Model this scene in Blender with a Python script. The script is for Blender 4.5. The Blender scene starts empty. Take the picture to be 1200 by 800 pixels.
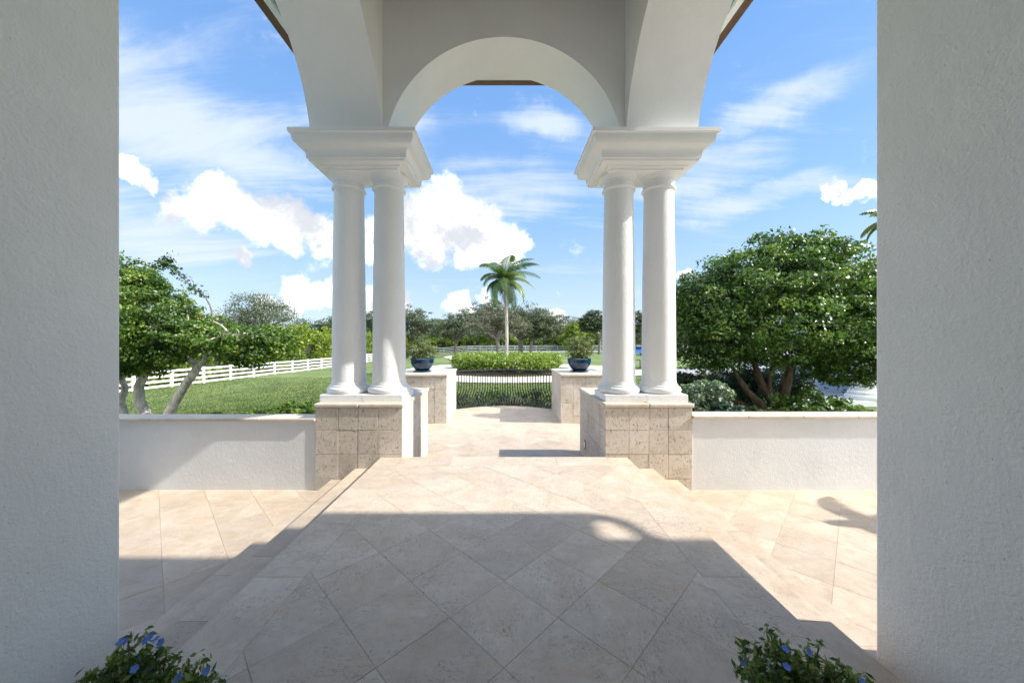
import bpy, bmesh, math, random
import numpy as np
from mathutils import Vector, Matrix
from mathutils import noise as mnoise
random.seed(7); RNG = np.random.default_rng(11)
scene = bpy.context.scene
COL = scene.collection
R = math.radians

# ------------------------------------------------------------------ camera
H = 1.466            # eye height above the porch floor
F = 413.0; VX = 590.5; VY = 399.0
def at(px, py, Y):   # measured direction in the photograph + a real depth -> a place
    return Vector(((px-VX)/F*Y, Y, H-(py-VY)/F*Y))
cam_d = bpy.data.cameras.new('camera'); cam = bpy.data.objects.new('camera', cam_d); COL.objects.link(cam)
cam_d.sensor_width = 36; cam_d.lens = F/1200*36
cam_d.shift_x = (600-VX)/1200; cam_d.shift_y = -(400-VY)/1200
cam_d.clip_start = 0.05; cam_d.clip_end = 3000
cam.location = (0, 0, H); cam.rotation_euler = (R(90), 0, 0)
scene.camera = cam
scene.view_settings.view_transform = 'Standard'; scene.view_settings.look = 'None'
scene.view_settings.gamma = 1; scene.view_settings.exposure = 1.86
try: scene.view_settings.use_curve_mapping = False
except Exception: pass
scene.render.engine = 'CYCLES'
scene.cycles.max_bounces = 10; scene.cycles.diffuse_bounces = 8; scene.cycles.transparent_max_bounces = 8

# ------------------------------------------------------------------ sun
SUN = Vector((1.24, -0.14, 1.0)).normalized()
EL = math.asin(SUN.z)
sd = bpy.data.lights.new('sun', 'SUN'); sd.energy = 2.0; sd.angle = R(0.5); sd.color = (1.0, .955, .88)
so = bpy.data.objects.new('sun', sd); COL.objects.link(so)
so.rotation_euler = SUN.to_track_quat('Z', 'Y').to_euler(); so.location = (20, -3, 16)

# ------------------------------------------------------------------ node helper
class NT:
    def __init__(s, tree): s.t = tree; s.n = tree.nodes; s.l = tree.links
    def node(s, typ, **kw):
        n = s.n.new(typ)
        for k, v in kw.items(): setattr(n, k, v)
        return n
    def put(s, sock, v):
        if hasattr(v, 'is_output'): s.l.new(v, sock)
        elif v is not None: sock.default_value = v
    def math(s, op, a, b=None, c=None, clamp=False):
        n = s.node('ShaderNodeMath', operation=op); n.use_clamp = clamp
        s.put(n.inputs[0], a)
        if b is not None: s.put(n.inputs[1], b)
        if c is not None: s.put(n.inputs[2], c)
        return n.outputs[0]
    def vmath(s, op, a, b=None, scale=None):
        n = s.node('ShaderNodeVectorMath', operation=op); s.put(n.inputs[0], a)
        if b is not None: s.put(n.inputs[1], b)
        if scale is not None: s.put(n.inputs['Scale'], scale)
        return n.outputs['Value'] if op in ('DISTANCE', 'LENGTH', 'DOT_PRODUCT') else n.outputs['Vector']
    def rng(s, v, a, b, c=0., d=1., smooth=True):
        n = s.node('ShaderNodeMapRange'); n.interpolation_type = 'SMOOTHSTEP' if smooth else 'LINEAR'
        s.put(n.inputs['Value'], v)
        for k, x in zip(('From Min', 'From Max', 'To Min', 'To Max'), (a, b, c, d)): s.put(n.inputs[k], x)
        return n.outputs['Result']
    def noise(s, vec, scale, detail=6, rough=.55, dist=0.):
        n = s.node('ShaderNodeTexNoise'); s.put(n.inputs['Vector'], vec)
        s.put(n.inputs['Scale'], scale); s.put(n.inputs['Detail'], detail); s.put(n.inputs['Roughness'], rough); s.put(n.inputs['Distortion'], dist)
        return n.outputs['Fac']
    def mix(s, f, a, b, blend='MIX'):
        n = s.node('ShaderNodeMix', data_type='RGBA', blend_type=blend)
        s.put(n.inputs[0], f)
        s.put(n.inputs[6], (*a, 1) if isinstance(a, tuple) and len(a) == 3 else a)
        s.put(n.inputs[7], (*b, 1) if isinstance(b, tuple) and len(b) == 3 else b)
        return n.outputs[2]
    def ramp(s, f, stops):
        n = s.node('ShaderNodeValToRGB'); e = n.color_ramp.elements
        while len(e) < len(stops): e.new(.5)
        for el, (p, c) in zip(e, stops): el.position = p; el.color = (*c, 1)
        s.put(n.inputs[0], f); return n.outputs[0]
    def scale(s, vec, xyz):
        return s.vmath('MULTIPLY', vec, xyz)

# ------------------------------------------------------------------ sky
world = bpy.data.worlds.new('World'); scene.world = world; world.use_nodes = True
w = NT(world.node_tree); w.n.clear()
out = w.node('ShaderNodeOutputWorld'); bg = w.node('ShaderNodeBackground')
SKY = 0.15
sky = w.node('ShaderNodeTexSky', sky_type='NISHITA'); sky.sun_disc = False
sky.sun_elevation = EL; sky.sun_rotation = math.atan2(SUN.x, SUN.y)
sky.air_density = 1.0; sky.dust_density = 0.6; sky.ozone_density = 1.6; sky.altitude = 0
tc = w.node('ShaderNodeTexCoord'); D = tc.outputs['Generated']
sep = w.node('ShaderNodeSeparateXYZ'); w.put(sep.inputs[0], D)
dz = sep.outputs['Z']
warpn = w.node('ShaderNodeTexNoise'); w.put(warpn.inputs['Vector'], D); warpn.inputs['Scale'].default_value = 9; warpn.inputs['Detail'].default_value = 7; warpn.inputs['Roughness'].default_value = .6
warp = w.vmath('SCALE', w.vmath('SUBTRACT', warpn.outputs['Color'], (.5, .5, .5)), scale=.13)
DW = w.vmath('ADD', D, warp)
def blob(px, py, r, vec, k=.25, sq=1.0):
    d = Vector(((px-VX)/F, 1, (VY-py)/F)); n = d.length; c = d/n
    rr = r/F/n*1.25
    if sq != 1.0:
        dist = w.vmath('LENGTH', w.vmath('MULTIPLY', w.vmath('SUBTRACT', vec, tuple(c)), (1, 1, sq)))
    else: dist = w.vmath('DISTANCE', vec, tuple(c))
    return w.rng(dist, rr, rr*k)
def mx(vals):
    v = vals[0]
    for x in vals[1:]: v = w.math('MAXIMUM', v, x)
    return v
cum = [(200,240,22),(232,246,30),(266,240,34),(305,256,36),(340,264,34),(372,268,26),(395,290,22),
       (480,265,40),(520,262,46),(562,278,42),(602,290,28),(440,285,34),(500,295,30),
       (312,345,16),(346,345,24),(376,350,20),(410,345,28),(440,352,26),
       (152,198,20),(172,213,9),(278,303,13),(965,228,10),(985,222,12),(1008,217,12),(1035,215,16),
       (795,320,9),(540,360,18),(572,354,14),(465,355,18),(1150,180,60),(1290,230,80),(40,215,50),(-120,250,80),(650,372,14),(215,292,10)]
cm = mx([blob(*c, DW) for c in cum])
cn = w.noise(D, 11, 12, .68)
cval = w.math('ADD', cm, w.math('MULTIPLY', w.math('SUBTRACT', cn, .5), 1.7))
cumden = w.rng(cval, .16, .92)
# clouds added out of view, brighter than those in view, to lift the shade
pl = w.node('ShaderNodeCombineXYZ')
den = w.math('ADD', w.math('MAXIMUM', dz, 0.), .18)
w.put(pl.inputs[0], w.math('DIVIDE', sep.outputs['X'], den)); w.put(pl.inputs[1], w.math('DIVIDE', sep.outputs['Y'], den))
P = pl.outputs[0]
fill_cloud = w.rng(w.noise(P, .9, 9, .62), .44, .56)
behind = w.rng(sep.outputs['Y'], .18, -.10)
fill_cloud = w.math('MULTIPLY', fill_cloud, w.math('MULTIPLY', behind, w.rng(dz, .02, .15)))
# cirrus veils
rot = w.node('ShaderNodeMapping'); w.put(rot.inputs['Vector'], P); rot.inputs['Rotation'].default_value = (0, 0, R(14)); rot.inputs['Scale'].default_value = (.55, 2.4, 1)
ci = w.noise(rot.outputs[0], 1.35, 9, .63, .5)
D2 = w.vmath('ADD', D, w.vmath('SCALE', warp, scale=.8))
veil = mx([blob(210,150,150,D2,.1,1.8), blob(300,190,120,D2,.1,2.6), blob(600,215,130,D2,.1,3.2), blob(520,240,110,D2,.1,2.2), blob(820,205,95,D2,.1,3.), blob(900,125,80,D2,.1,3.), blob(170,270,140,D2,.1,2.), blob(640,135,55,D2,.1,3.), blob(450,160,100,D2,.1,2.5), blob(880,235,120,D2,.1,5.), blob(100,40,70,D2,.1,4.)])
cif = w.math('ADD', ci, w.math('MULTIPLY', veil, .24))
ciden = w.math('MULTIPLY', w.rng(cif, .52, .86), .85)
low = w.rng(dz, .42, .0)
skyc = sky.outputs[0]
hs = w.node('ShaderNodeHueSaturation'); hs.inputs['Saturation'].default_value = 1.0; hs.inputs['Value'].default_value = 1.0
w.put(hs.inputs['Color'], skyc)
skyc = w.mix(1.0, hs.outputs[0], (.82, .96, 1.08), 'MULTIPLY')
CB = 4.4
grad = w.ramp(w.rng(dz, 0, .75, smooth=False), [(0, (1.78/4, 2.04/4, 2.34/4)), (.18, (1.44/4, 1.88/4, 2.45/4)), (.42, (.86/4, 1.52/4, 2.55/4)), (1, (.40/4, .98/4, 2.30/4))])
grad = w.vmath('SCALE', grad, scale=3.75*.69)
skyc = w.mix(.90, skyc, grad)
c1 = w.mix(ciden, skyc, (CB*.37, CB*.41, CB*.46))
shade = w.rng(w.noise(w.vmath('ADD', D, (0, 0, .035)), 9, 8, .6), .32, .60)
ccol = w.mix(w.math('POWER', w.math('MULTIPLY', shade, w.rng(cval, 1.5, .6, .55, 1.)), 2.2), (1.45, 1.51, 1.63), (4.6, 4.6, 4.6))
c2 = w.mix(cumden, c1, ccol)
c2 = w.mix(fill_cloud, c2, w.mix(shade, (6.5, 6.6, 6.8), (9.0, 9.0, 9.0)))
w.put(bg.inputs['Color'], c2); bg.inputs['Strength'].default_value = SKY
w.l.new(bg.outputs[0], out.inputs[0])

# ------------------------------------------------------------------ materials
M = {}
def mat(name, build):
    m = bpy.data.materials.new(name); m.use_nodes = True
    t = NT(m.node_tree); t.n.clear()
    o = t.node('ShaderNodeOutputMaterial'); p = t.node('ShaderNodeBsdfPrincipled')
    t.l.new(p.outputs[0], o.inputs[0]); t.p = p; t.o = o
    build(t); M[name] = m; return m
def pos(t):  # world-space position
    return t.node('ShaderNodeNewGeometry').outputs['Position']
def bump(t, h, strength=.3, dist=.01):
    b = t.node('ShaderNodeBump'); b.inputs['Strength'].default_value = strength; b.inputs['Distance'].default_value = dist
    t.put(b.inputs['Height'], h); t.l.new(b.outputs[0], t.p.inputs['Normal'])
def rnd(t): return t.node('ShaderNodeObjectInfo').outputs['Random']

def stucco(color, strength=.5, sc=90, stain=.06):
    def b(t):
        P = pos(t)
        big = t.noise(P, 1.3, 5, .6)
        dark = tuple(c*(1-stain*2.2) for c in color)
        c = t.mix(t.rng(big, .35, .7), dark, color)
        fine = t.noise(P, sc, 3, .6)
        pit = t.rng(t.noise(P, sc*.9, 2, .5), .70, .78)
        streak = t.rng(t.noise(t.scale(P, (9, 9, .5)), 2.2, 6, .65), .52, .75)
        c = t.mix(t.math('MULTIPLY', streak, .05), c, (.45, .42, .38))
        c = t.mix(t.math('MULTIPLY', pit, .10), c, tuple(x*.5 for x in color))
        t.put(t.p.inputs['Base Color'], c); t.p.inputs['Roughness'].default_value = .85
        bump(t, t.math('ADD', t.math('ADD', t.math('MULTIPLY', fine, .8), t.math('MULTIPLY', t.noise(P, sc*.3, 4, .6), .9)), t.math('MULTIPLY', pit, -.5)), strength, .006)
    return b
mat('stucco_white', stucco((.88, .885, .89), .45, 70, .02))
mat('wall_white', stucco((.80, .805, .81), .5, 70, .04))
mat('wing_blue_shade', stucco((.34, .43, .55), .3, 60, .04))  # bluish tone stands in for sky-lit shade on a white wall
mat('stucco_jamb', stucco((.86, .87, .85), 1.0, 62, .03))
mat('column_white', stucco((.88, .885, .89), 1.0, 80, .02))
mat('trim_white', stucco((.88, .885, .89), .15, 60, .02))
mat('soffit_green', lambda t: (t.put(t.p.inputs['Base Color'], t.mix(t.noise(pos(t), 3), (.30, .36, .33), (.36, .41, .38))), setattr(t.p.inputs['Roughness'], 'default_value', .7)))
mat('gutter_copper', lambda t: (t.put(t.p.inputs['Base Color'], t.mix(t.noise(pos(t), 7), (.10, .05, .035), (.20, .11, .08))), setattr(t.p.inputs['Roughness'], 'default_value', .5)))
def rooft(t):
    P = pos(t); wv = t.node('ShaderNodeTexWave'); wv.inputs['Scale'].default_value = 3; t.put(wv.inputs['Vector'], P)
    t.put(t.p.inputs['Base Color'], t.mix(t.noise(P, 4), (.28, .24, .2), (.42, .36, .3))); bump(t, wv.outputs['Fac'], .6, .03)
mat('roof_tile', rooft)

def travertine(c_lo, c_mid, c_hi, pits=1.0):
    def b(t):
        P = pos(t); rn = rnd(t)
        off = t.node('ShaderNodeCombineXYZ'); t.put(off.inputs[0], t.math('MULTIPLY', rn, 37.)); t.put(off.inputs[1], t.math('MULTIPLY', rn, 91.))
        ang = t.node('ShaderNodeVectorRotate'); ang.rotation_type = 'Z_AXIS'; t.put(ang.inputs['Vector'], t.vmath('ADD', P, off.outputs[0]))
        t.put(ang.inputs['Angle'], t.math('MULTIPLY', t.math('FLOOR', t.math('MULTIPLY', rn, 3.99)), 1.5708))
        V = ang.outputs[0]
        st = t.scale(V, (1.0, 1.9, 1.0))
        n1 = t.noise(st, 2.1, 10, .68, .5)
        n2 = t.noise(V, 13, 8, .7)
        f = t.math('ADD', t.math('MULTIPLY', n1, .62), t.math('MULTIPLY', n2, .38))
        c = t.ramp(f, [(.34, c_lo), (.5, c_mid), (.64, c_hi)])
        br = t.rng(rn, 0, 1, .87, 1.07, False)
        c = t.mix(1, c, t.mix(br, (0, 0, 0), (1, 1, 1)), 'MULTIPLY')
        warm = t.rng(t.noise(st, 1.6, 7, .7, 1.2), .52, .68)
        c = t.mix(t.math('MULTIPLY', warm, .42), c, tuple(x*y for x, y in zip(c_mid, (1.0, .84, .66))))
        rust = t.rng(t.noise(P, 1.7, 7, .7), .58, .74)
        c = t.mix(t.math('MULTIPLY', rust, .22), c, (.44, .33, .22))
        pit = t.rng(t.noise(st, 42, 6, .7, .8), .53, .61)
        patch = t.rng(t.noise(P, 2.6, 7, .72), .46, .56, .12, 1.)
        pm = t.math('MULTIPLY', t.math('MULTIPLY', pit, patch), .62*pits)
        c = t.mix(pm, c, (.22, .18, .145))
        blotch = t.rng(t.noise(P, 19, 8, .8), .50, .64)
        c = t.mix(t.math('MULTIPLY', blotch, .30*pits), c, (.30, .25, .20))
        spot = t.rng(t.noise(t.vmath('ADD', P, (9, 1, 0)), 17, 3, .5), .735, .76)
        c = t.mix(t.math('MULTIPLY', spot, .6), c, (.16, .13, .10))
        vein = t.rng(t.math('ABSOLUTE', t.math('SUBTRACT', t.noise(st, 3.7, 8, .7, 1.4), .5)), .010, .0)
        vein = t.math('MULTIPLY', vein, t.rng(t.noise(P, 2.2, 3), .48, .6))
        c = t.mix(t.math('MULTIPLY', vein, .45), c, (.30, .235, .17))
        red = t.rng(t.noise(t.vmath('ADD', P, (5, 3, 0)), 1.1, 9, .75), .63, .73)
        c = t.mix(t.math('MULTIPLY', red, .30), c, (.34, .17, .13))
        t.put(t.p.inputs['Base Color'], c)
        t.put(t.p.inputs['Roughness'], t.rng(n2, .3, .7, .38, .62, False))
        bump(t, t.math('ADD', t.math('MULTIPLY', pm, -1.), t.math('MULTIPLY', n2, .15)), .35, .004)
    return b
mat('travertine', travertine((.50, .40, .31), (.61, .51, .405), (.69, .60, .50)))
mat('travertine_pale', travertine((.44, .34, .25), (.56, .46, .355), (.64, .55, .45), .6))
mat('cap_stone', travertine((.54, .45, .36), (.64, .56, .47), (.70, .63, .55), .3))
mat('grout', lambda t: (t.put(t.p.inputs['Base Color'], t.mix(t.noise(pos(t), 6), (.40, .335, .27), (.56, .49, .41))), setattr(t.p.inputs['Roughness'], 'default_value', .9)))
def coral(t):
    P = pos(t); rn = rnd(t)
    n1 = t.noise(P, 3.5, 6, .6)
    c = t.ramp(n1, [(.3, (.58, .50, .41)), (.5, (.69, .61, .525)), (.7, (.76, .695, .615))])
    br = t.rng(rn, 0, 1, .88, 1.04, False)
    c = t.mix(1, c, t.mix(br, (0, 0, 0), (1, 1, 1)), 'MULTIPLY')
    st = t.scale(P, (1.6, 1.6, 1.0))
    pit = t.math('MAXIMUM', t.rng(t.noise(st, 36, 4, .6, .8), .585, .64), t.math('MULTIPLY', t.rng(t.noise(P, 85, 3, .6), .60, .68), .7))
    c = t.mix(t.math('MULTIPLY', pit, .72), c, (.20, .145, .10))
    pale = t.rng(t.noise(P, 11, 4, .6), .55, .7)
    c = t.mix(t.math('MULTIPLY', pale, .3), c, (.72, .66, .58))
    t.put(t.p.inputs['Base Color'], c); t.p.inputs['Roughness'].default_value = .9
    bump(t, t.math('SUBTRACT', t.math('MULTIPLY', t.noise(P, 60, 3), .3), pit), .7, .012)
mat('coral_stone', coral)
mat('mortar', lambda t: (t.put(t.p.inputs['Base Color'], (.68, .61, .53, 1)), setattr(t.p.inputs['Roughness'], 'default_value', .95)))
def iron(t): t.put(t.p.inputs['Base Color'], t.mix(t.noise(pos(t), 20), (.018, .02, .02), (.035, .035, .032))); t.p.inputs['Roughness'].default_value = .45
mat('iron', iron)
def glaze(t):
    P = pos(t)
    c = t.ramp(t.noise(P, 8, 5, .6), [(.4, (.004, .014, .04)), (.55, (.005, .035, .085)), (.75, (.012, .09, .15))])
    t.put(t.p.inputs['Base Color'], c); t.p.inputs['Roughness'].default_value = .12; bump(t, t.noise(P, 14, 3), .15, .01)
mat('blue_glaze', glaze)
mat('soil', lambda t: (t.put(t.p.inputs['Base Color'], t.mix(t.noise(pos(t), 30), (.03, .02, .013), (.07, .045, .03))), setattr(t.p.inputs['Roughness'], 'default_value', 1)))
mat('fence_white', lambda t: (t.put(t.p.inputs['Base Color'], t.mix(t.noise(pos(t), 2), (.74, .74, .72), (.82, .82, .81))), setattr(t.p.inputs['Roughness'], 'default_value', .45)))
def bark(lo, hi, sc=9):
    def b(t):
        P = pos(t); V = t.scale(P, (1, 1, .35))
        n = t.noise(V, sc, 8, .7, .6)
        t.put(t.p.inputs['Base Color'], t.ramp(n, [(.35, lo), (.62, hi)])); t.p.inputs['Roughness'].default_value = .9
        bump(t, n, .8, .04)
    return b
mat('bark_pale', bark((.28, .22, .18), (.74, .67, .60)))
mat('bark_brown', bark((.05, .032, .022), (.17, .115, .075)))
mat('hedge_core', bark((.012, .018, .008), (.04, .055, .02)))
mat('fence_shade_grey', lambda t: (t.put(t.p.inputs['Base Color'], t.mix(t.noise(pos(t), 2), (.26, .30, .31), (.36, .40, .41))), setattr(t.p.inputs['Roughness'], 'default_value', .6)))  # white fence with the tree shade put into its colour
mat('bark_grey', bark((.07, .06, .05), (.22, .20, .18)))
mat('bark_palm', bark((.22, .19, .16), (.45, .42, .38), 5))
def leaf(stops, rough=.42, trans=.28):
    def b(t):
        a = t.node('ShaderNodeAttribute'); a.attribute_name = 'tint'
        f = t.node('ShaderNodeSeparateColor'); t.put(f.inputs[0], a.outputs['Color'])
        c = t.ramp(f.outputs[0], stops)
        t.put(t.p.inputs['Base Color'], c); t.p.inputs['Roughness'].default_value = rough
        tr = t.node('ShaderNodeBsdfTranslucent'); t.put(tr.inputs[0], t.mix(1, c, (1.5, 1.7, .7), 'MULTIPLY'))
        ms = t.node('ShaderNodeMixShader'); ms.inputs[0].default_value = trans
        t.l.new(t.p.outputs[0], ms.inputs[1]); t.l.new(tr.outputs[0], ms.inputs[2]); t.l.new(ms.outputs[0], t.o.inputs[0])
    return b
mat('leaf_left', leaf([(0, (.012, .03, .01)), (.38, (.04, .09, .014)), (.68, (.115, .20, .024)), (.9, (.25, .31, .045)), (1, (.36, .22, .14))]))
mat('leaf_right', leaf([(0, (.008, .022, .007)), (.35, (.035, .085, .014)), (.66, (.10, .185, .024)), (.92, (.20, .29, .05)), (1, (.30, .26, .14))], .42, .2))
mat('leaf_oak', leaf([(0, (.02, .032, .018)), (.5, (.065, .09, .045)), (1, (.155, .175, .10))], .6, .2))
mat('leaf_dark', leaf([(0, (.01, .022, .01)), (.5, (.035, .062, .024)), (1, (.10, .14, .05))], .6, .2))
mat('leaf_grey', leaf([(0, (.04, .048, .03)), (.5, (.105, .112, .075)), (1, (.21, .20, .155))], .7, .2))
mat('leaf_yellow', leaf([(0, (.04, .075, .012)), (.5, (.14, .21, .025)), (1, (.34, .37, .05))], .5, .35))
mat('leaf_hedge', leaf([(0, (.02, .045, .01)), (.35, (.09, .16, .022)), (.7, (.21, .29, .045)), (.9, (.36, .38, .10)), (1, (.40, .20, .12))], .4, .3))
mat('leaf_palm', leaf([(0, (.03, .06, .025)), (.5, (.075, .135, .045)), (1, (.22, .26, .08))], .4, .3))
mat('leaf_blue', leaf([(0, (.015, .04, .03)), (.5, (.04, .09, .065)), (1, (.12, .19, .13))], .5, .2))
mat('leaf_silver', leaf([(0, (.05, .09, .06)), (.5, (.16, .23, .15)), (1, (.36, .42, .30))], .5, .2))
mat('leaf_pot', leaf([(0, (.035, .06, .02)), (.45, (.12, .165, .055)), (.85, (.28, .31, .14)), (1, (.48, .30, .19))], .5, .3))
mat('leaf_fg', leaf([(0, (.015, .04, .012)), (.5, (.075, .15, .035)), (1, (.28, .36, .11))], .4, .25))
mat('petal_blue', lambda t: (t.put(t.p.inputs['Base Color'], (.13, .27, .80, 1)), setattr(t.p.inputs['Roughness'], 'default_value', .6)))
def lawn(t):
    P = pos(t)
    n = t.noise(P, .35, 6, .6); f = t.noise(P, 14, 6, .75); g = t.noise(P, 90, 2, .6)
    v = t.math('ADD', t.math('MULTIPLY', n, .4), t.math('ADD', t.math('MULTIPLY', f, .38), t.math('MULTIPLY', g, .22)))
    c = t.ramp(v, [(.36, (.035, .07, .018)), (.5, (.095, .145, .035)), (.62, (.19, .22, .075))])
    dry = t.rng(t.noise(P, .12, 4, .6), .5, .72)
    c = t.mix(t.math('MULTIPLY', dry, .35), c, (.25, .24, .09))
    t.put(t.p.inputs['Base Color'], c); t.p.inputs['Roughness'].default_value = .95; bump(t, f, .9, .05)
mat('lawn', lawn)
def conc(t):
    P = pos(t); t.put(t.p.inputs['Base Color'], t.mix(t.noise(P, 1.2, 6), (.50, .47, .42), (.64, .61, .56))); t.p.inputs['Roughness'].default_value = .9; bump(t, t.noise(P, 60), .2)
mat('concrete', conc)
mat('concrete_shade', lambda t: (t.put(t.p.inputs['Base Color'], t.mix(t.noise(pos(t), 1.2, 6), (.28, .29, .31), (.38, .39, .41))), setattr(t.p.inputs['Roughness'], 'default_value', .9)))  # pale concrete darkened, the court's shade put into the colour
mat('mulch', lambda t: (t.put(t.p.inputs['Base Color'], t.mix(t.noise(pos(t), 25, 5, .7), (.03, .02, .015), (.13, .085, .055))), bump(t, t.noise(pos(t), 30), .9, .03)))
mat('car_blue', lambda t: (t.put(t.p.inputs['Base Color'], (.02, .12, .45, 1)), setattr(t.p.inputs['Roughness'], 'default_value', .25)))
mat('glass_dark', lambda t: (t.put(t.p.inputs['Base Color'], (.02, .03, .04, 1)), setattr(t.p.inputs['Roughness'], 'default_value', .08)))
mat('rubber', lambda t: (t.put(t.p.inputs['Base Color'], (.02, .02, .02, 1)), setattr(t.p.inputs['Roughness'], 'default_value', .8)))
mat('lens_white', lambda t: (t.put(t.p.inputs['Base Color'], (.8, .78, .7, 1)), setattr(t.p.inputs['Roughness'], 'default_value', .3)))
mat('door_wood', lambda t: (t.put(t.p.inputs['Base Color'], t.mix(t.noise(t.scale(pos(t), (8, 8, .6)), 4), (.10, .05, .03), (.2, .11, .06)))))

# ------------------------------------------------------------------ object helpers
def tag(o, label=None, cat=None, group=None, kind=None):
    if label: o['label'] = label
    if cat: o['category'] = cat
    if group: o['group'] = group
    if kind: o['kind'] = kind
    return o
def empty(name, loc=(0, 0, 0), **k):
    o = bpy.data.objects.new(name, None); COL.objects.link(o); o.location = loc; o.empty_display_size = .1
    return tag(o, **k)
def link(name, me, parent=None, loc=None, rotz=0, **k):
    o = bpy.data.objects.new(name, me); COL.objects.link(o)
    if parent is not None:
        o.parent = parent
        base = WORLD.get(parent.name, Vector((0, 0, 0)))
    else: base = Vector((0, 0, 0))
    l = Vector(loc) if loc is not None else Vector((0, 0, 0))
    o.location = l-base
    WORLD[o.name] = l
    o.rotation_euler[2] = rotz
    return tag(o, **k)
WORLD = {}
def thing(name, loc, **k):
    o = empty(name, loc, **k); WORLD[o.name] = Vector(loc); return o
def bm_mesh(bm, name, m, smooth=False):
    me = bpy.data.meshes.new(name); bmesh.ops.recalc_face_normals(bm, faces=bm.faces); bm.to_mesh(me); bm.free()
    me.materials.append(M[m])
    if smooth:
        for p in me.polygons: p.use_smooth = True
        try: me.set_sharp_from_angle(angle=R(40))
        except Exception: pass
    return me
BOXC = {}
def box_mesh(sx, sy, sz, m, bev=0., seg=1):
    """box centred in x,y with its base at z=0"""
    key = (round(sx, 4), round(sy, 4), round(sz, 4), m, bev, seg)
    if key in BOXC: return BOXC[key]
    bm = bmesh.new(); bmesh.ops.create_cube(bm, size=1)
    bmesh.ops.scale(bm, vec=(sx, sy, sz), verts=bm.verts); bmesh.ops.translate(bm, vec=(0, 0, sz/2), verts=bm.verts)
    if bev > 0: bmesh.ops.bevel(bm, geom=bm.edges[:], offset=bev, segments=seg, affect='EDGES', profile=.5)
    BOXC[key] = bm_mesh(bm, 'box', m); return BOXC[key]
def add_box(name, x0, x1, y0, y1, z0, z1, m, parent=None, bev=0., seg=1, **k):
    return link(name, box_mesh(x1-x0, y1-y0, z1-z0, m, bev, seg), parent, ((x0+x1)/2, (y0+y1)/2, z0), **k)
def lathe_bm(bm, prof, n=48, c=(0, 0), cap=True):
    rings = []
    for r, z in prof:
        rings.append([bm.verts.new((c[0]+r*math.cos(2*math.pi*i/n), c[1]+r*math.sin(2*math.pi*i/n), z)) for i in range(n)])
    for a, b in zip(rings, rings[1:]):
        for i in range(n): bm.faces.new((a[i], a[(i+1) % n], b[(i+1) % n], b[i]))
    if cap: bm.faces.new(rings[0][::-1]); bm.faces.new(rings[-1])
def lathe(prof, m, n=48, cap=True):
    bm = bmesh.new(); lathe_bm(bm, prof, n, cap=cap); return bm_mesh(bm, 'lathe', m, True)
def tube_bm(bm, pts, rad, n=8, jit=0.):
    pts = [Vector(p) for p in pts]; rings = []
    up = Vector((0, 0, 1))
    for i, p in enumerate(pts):
        d = (pts[min(i+1, len(pts)-1)]-pts[max(i-1, 0)]).normalized()
        a = d.cross(Vector((0, 1, 0)) if abs(d.y) < .9 else Vector((1, 0, 0))).normalized(); b = d.cross(a)
        r = rad[i] if hasattr(rad, '__len__') else rad
        rings.append([bm.verts.new(p+(a*math.cos(2*math.pi*k/n)+b*math.sin(2*math.pi*k/n))*r*(1+random.uniform(-jit, jit))) for k in range(n)])
    for a, b in zip(rings, rings[1:]):
        for k in range(n): bm.faces.new((a[k], a[(k+1) % n], b[(k+1) % n], b[k]))
    bm.faces.new(rings[0][::-1]); bm.faces.new(rings[-1])
def prism(poly, z0, z1, m, name='prism'):
    bm = bmesh.new(); lo = [bm.verts.new((x, y, z0)) for x, y in poly]; hi = [bm.verts.new((x, y, z1)) for x, y in poly]
    bm.faces.new(lo[::-1]); bm.faces.new(hi); n = len(poly)
    for i in range(n): bm.faces.new((lo[i], lo[(i+1) % n], hi[(i+1) % n], hi[i]))
    return bm_mesh(bm, name, m)

# ------------------------------------------------------------------ terrain
def sst(a, b, x):
    t = min(1, max(0, (x-a)/(b-a))); return t*t*(3-2*t)
def gz(x, y):
    z = -1.034-.60*sst(6, 17, -x)+.42*sst(5, 11, x)*(1-sst(24, 40, y))
    z += .10*(mnoise.noise(Vector((x*.03, y*.03, 3)))) if y > 34 else 0
    return z
def ground_sheet(name, xs, ys, dz_, m, mask=None):
    vs = []; idx = {}
    for j, y in enumerate(ys):
        for i, x in enumerate(xs): idx[i, j] = len(vs); vs.append((x, y, gz(x, y)+dz_))
    fs = [(idx[i, j], idx[i+1, j], idx[i+1, j+1], idx[i, j+1]) for j in range(len(ys)-1) for i in range(len(xs)-1)]
    me = bpy.data.meshes.new(name); me.from_pydata(vs, [], fs); me.materials.append(M[m])
    for p in me.polygons: p.use_smooth = True
    return link(name, me, kind='structure')
xs = sorted(set([-600, -400, -250, -170] + list(np.arange(-120, 121, 2.0)) + [170, 250, 400, 600]))
ys = sorted(set([-200, -100, -50] + list(np.arange(-24, 140, 2.0)) + [170, 220, 300, 500, 900, 1500]))
ground_sheet('ground', [float(x) for x in xs], [float(y) for y in ys], 0, 'lawn')
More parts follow.
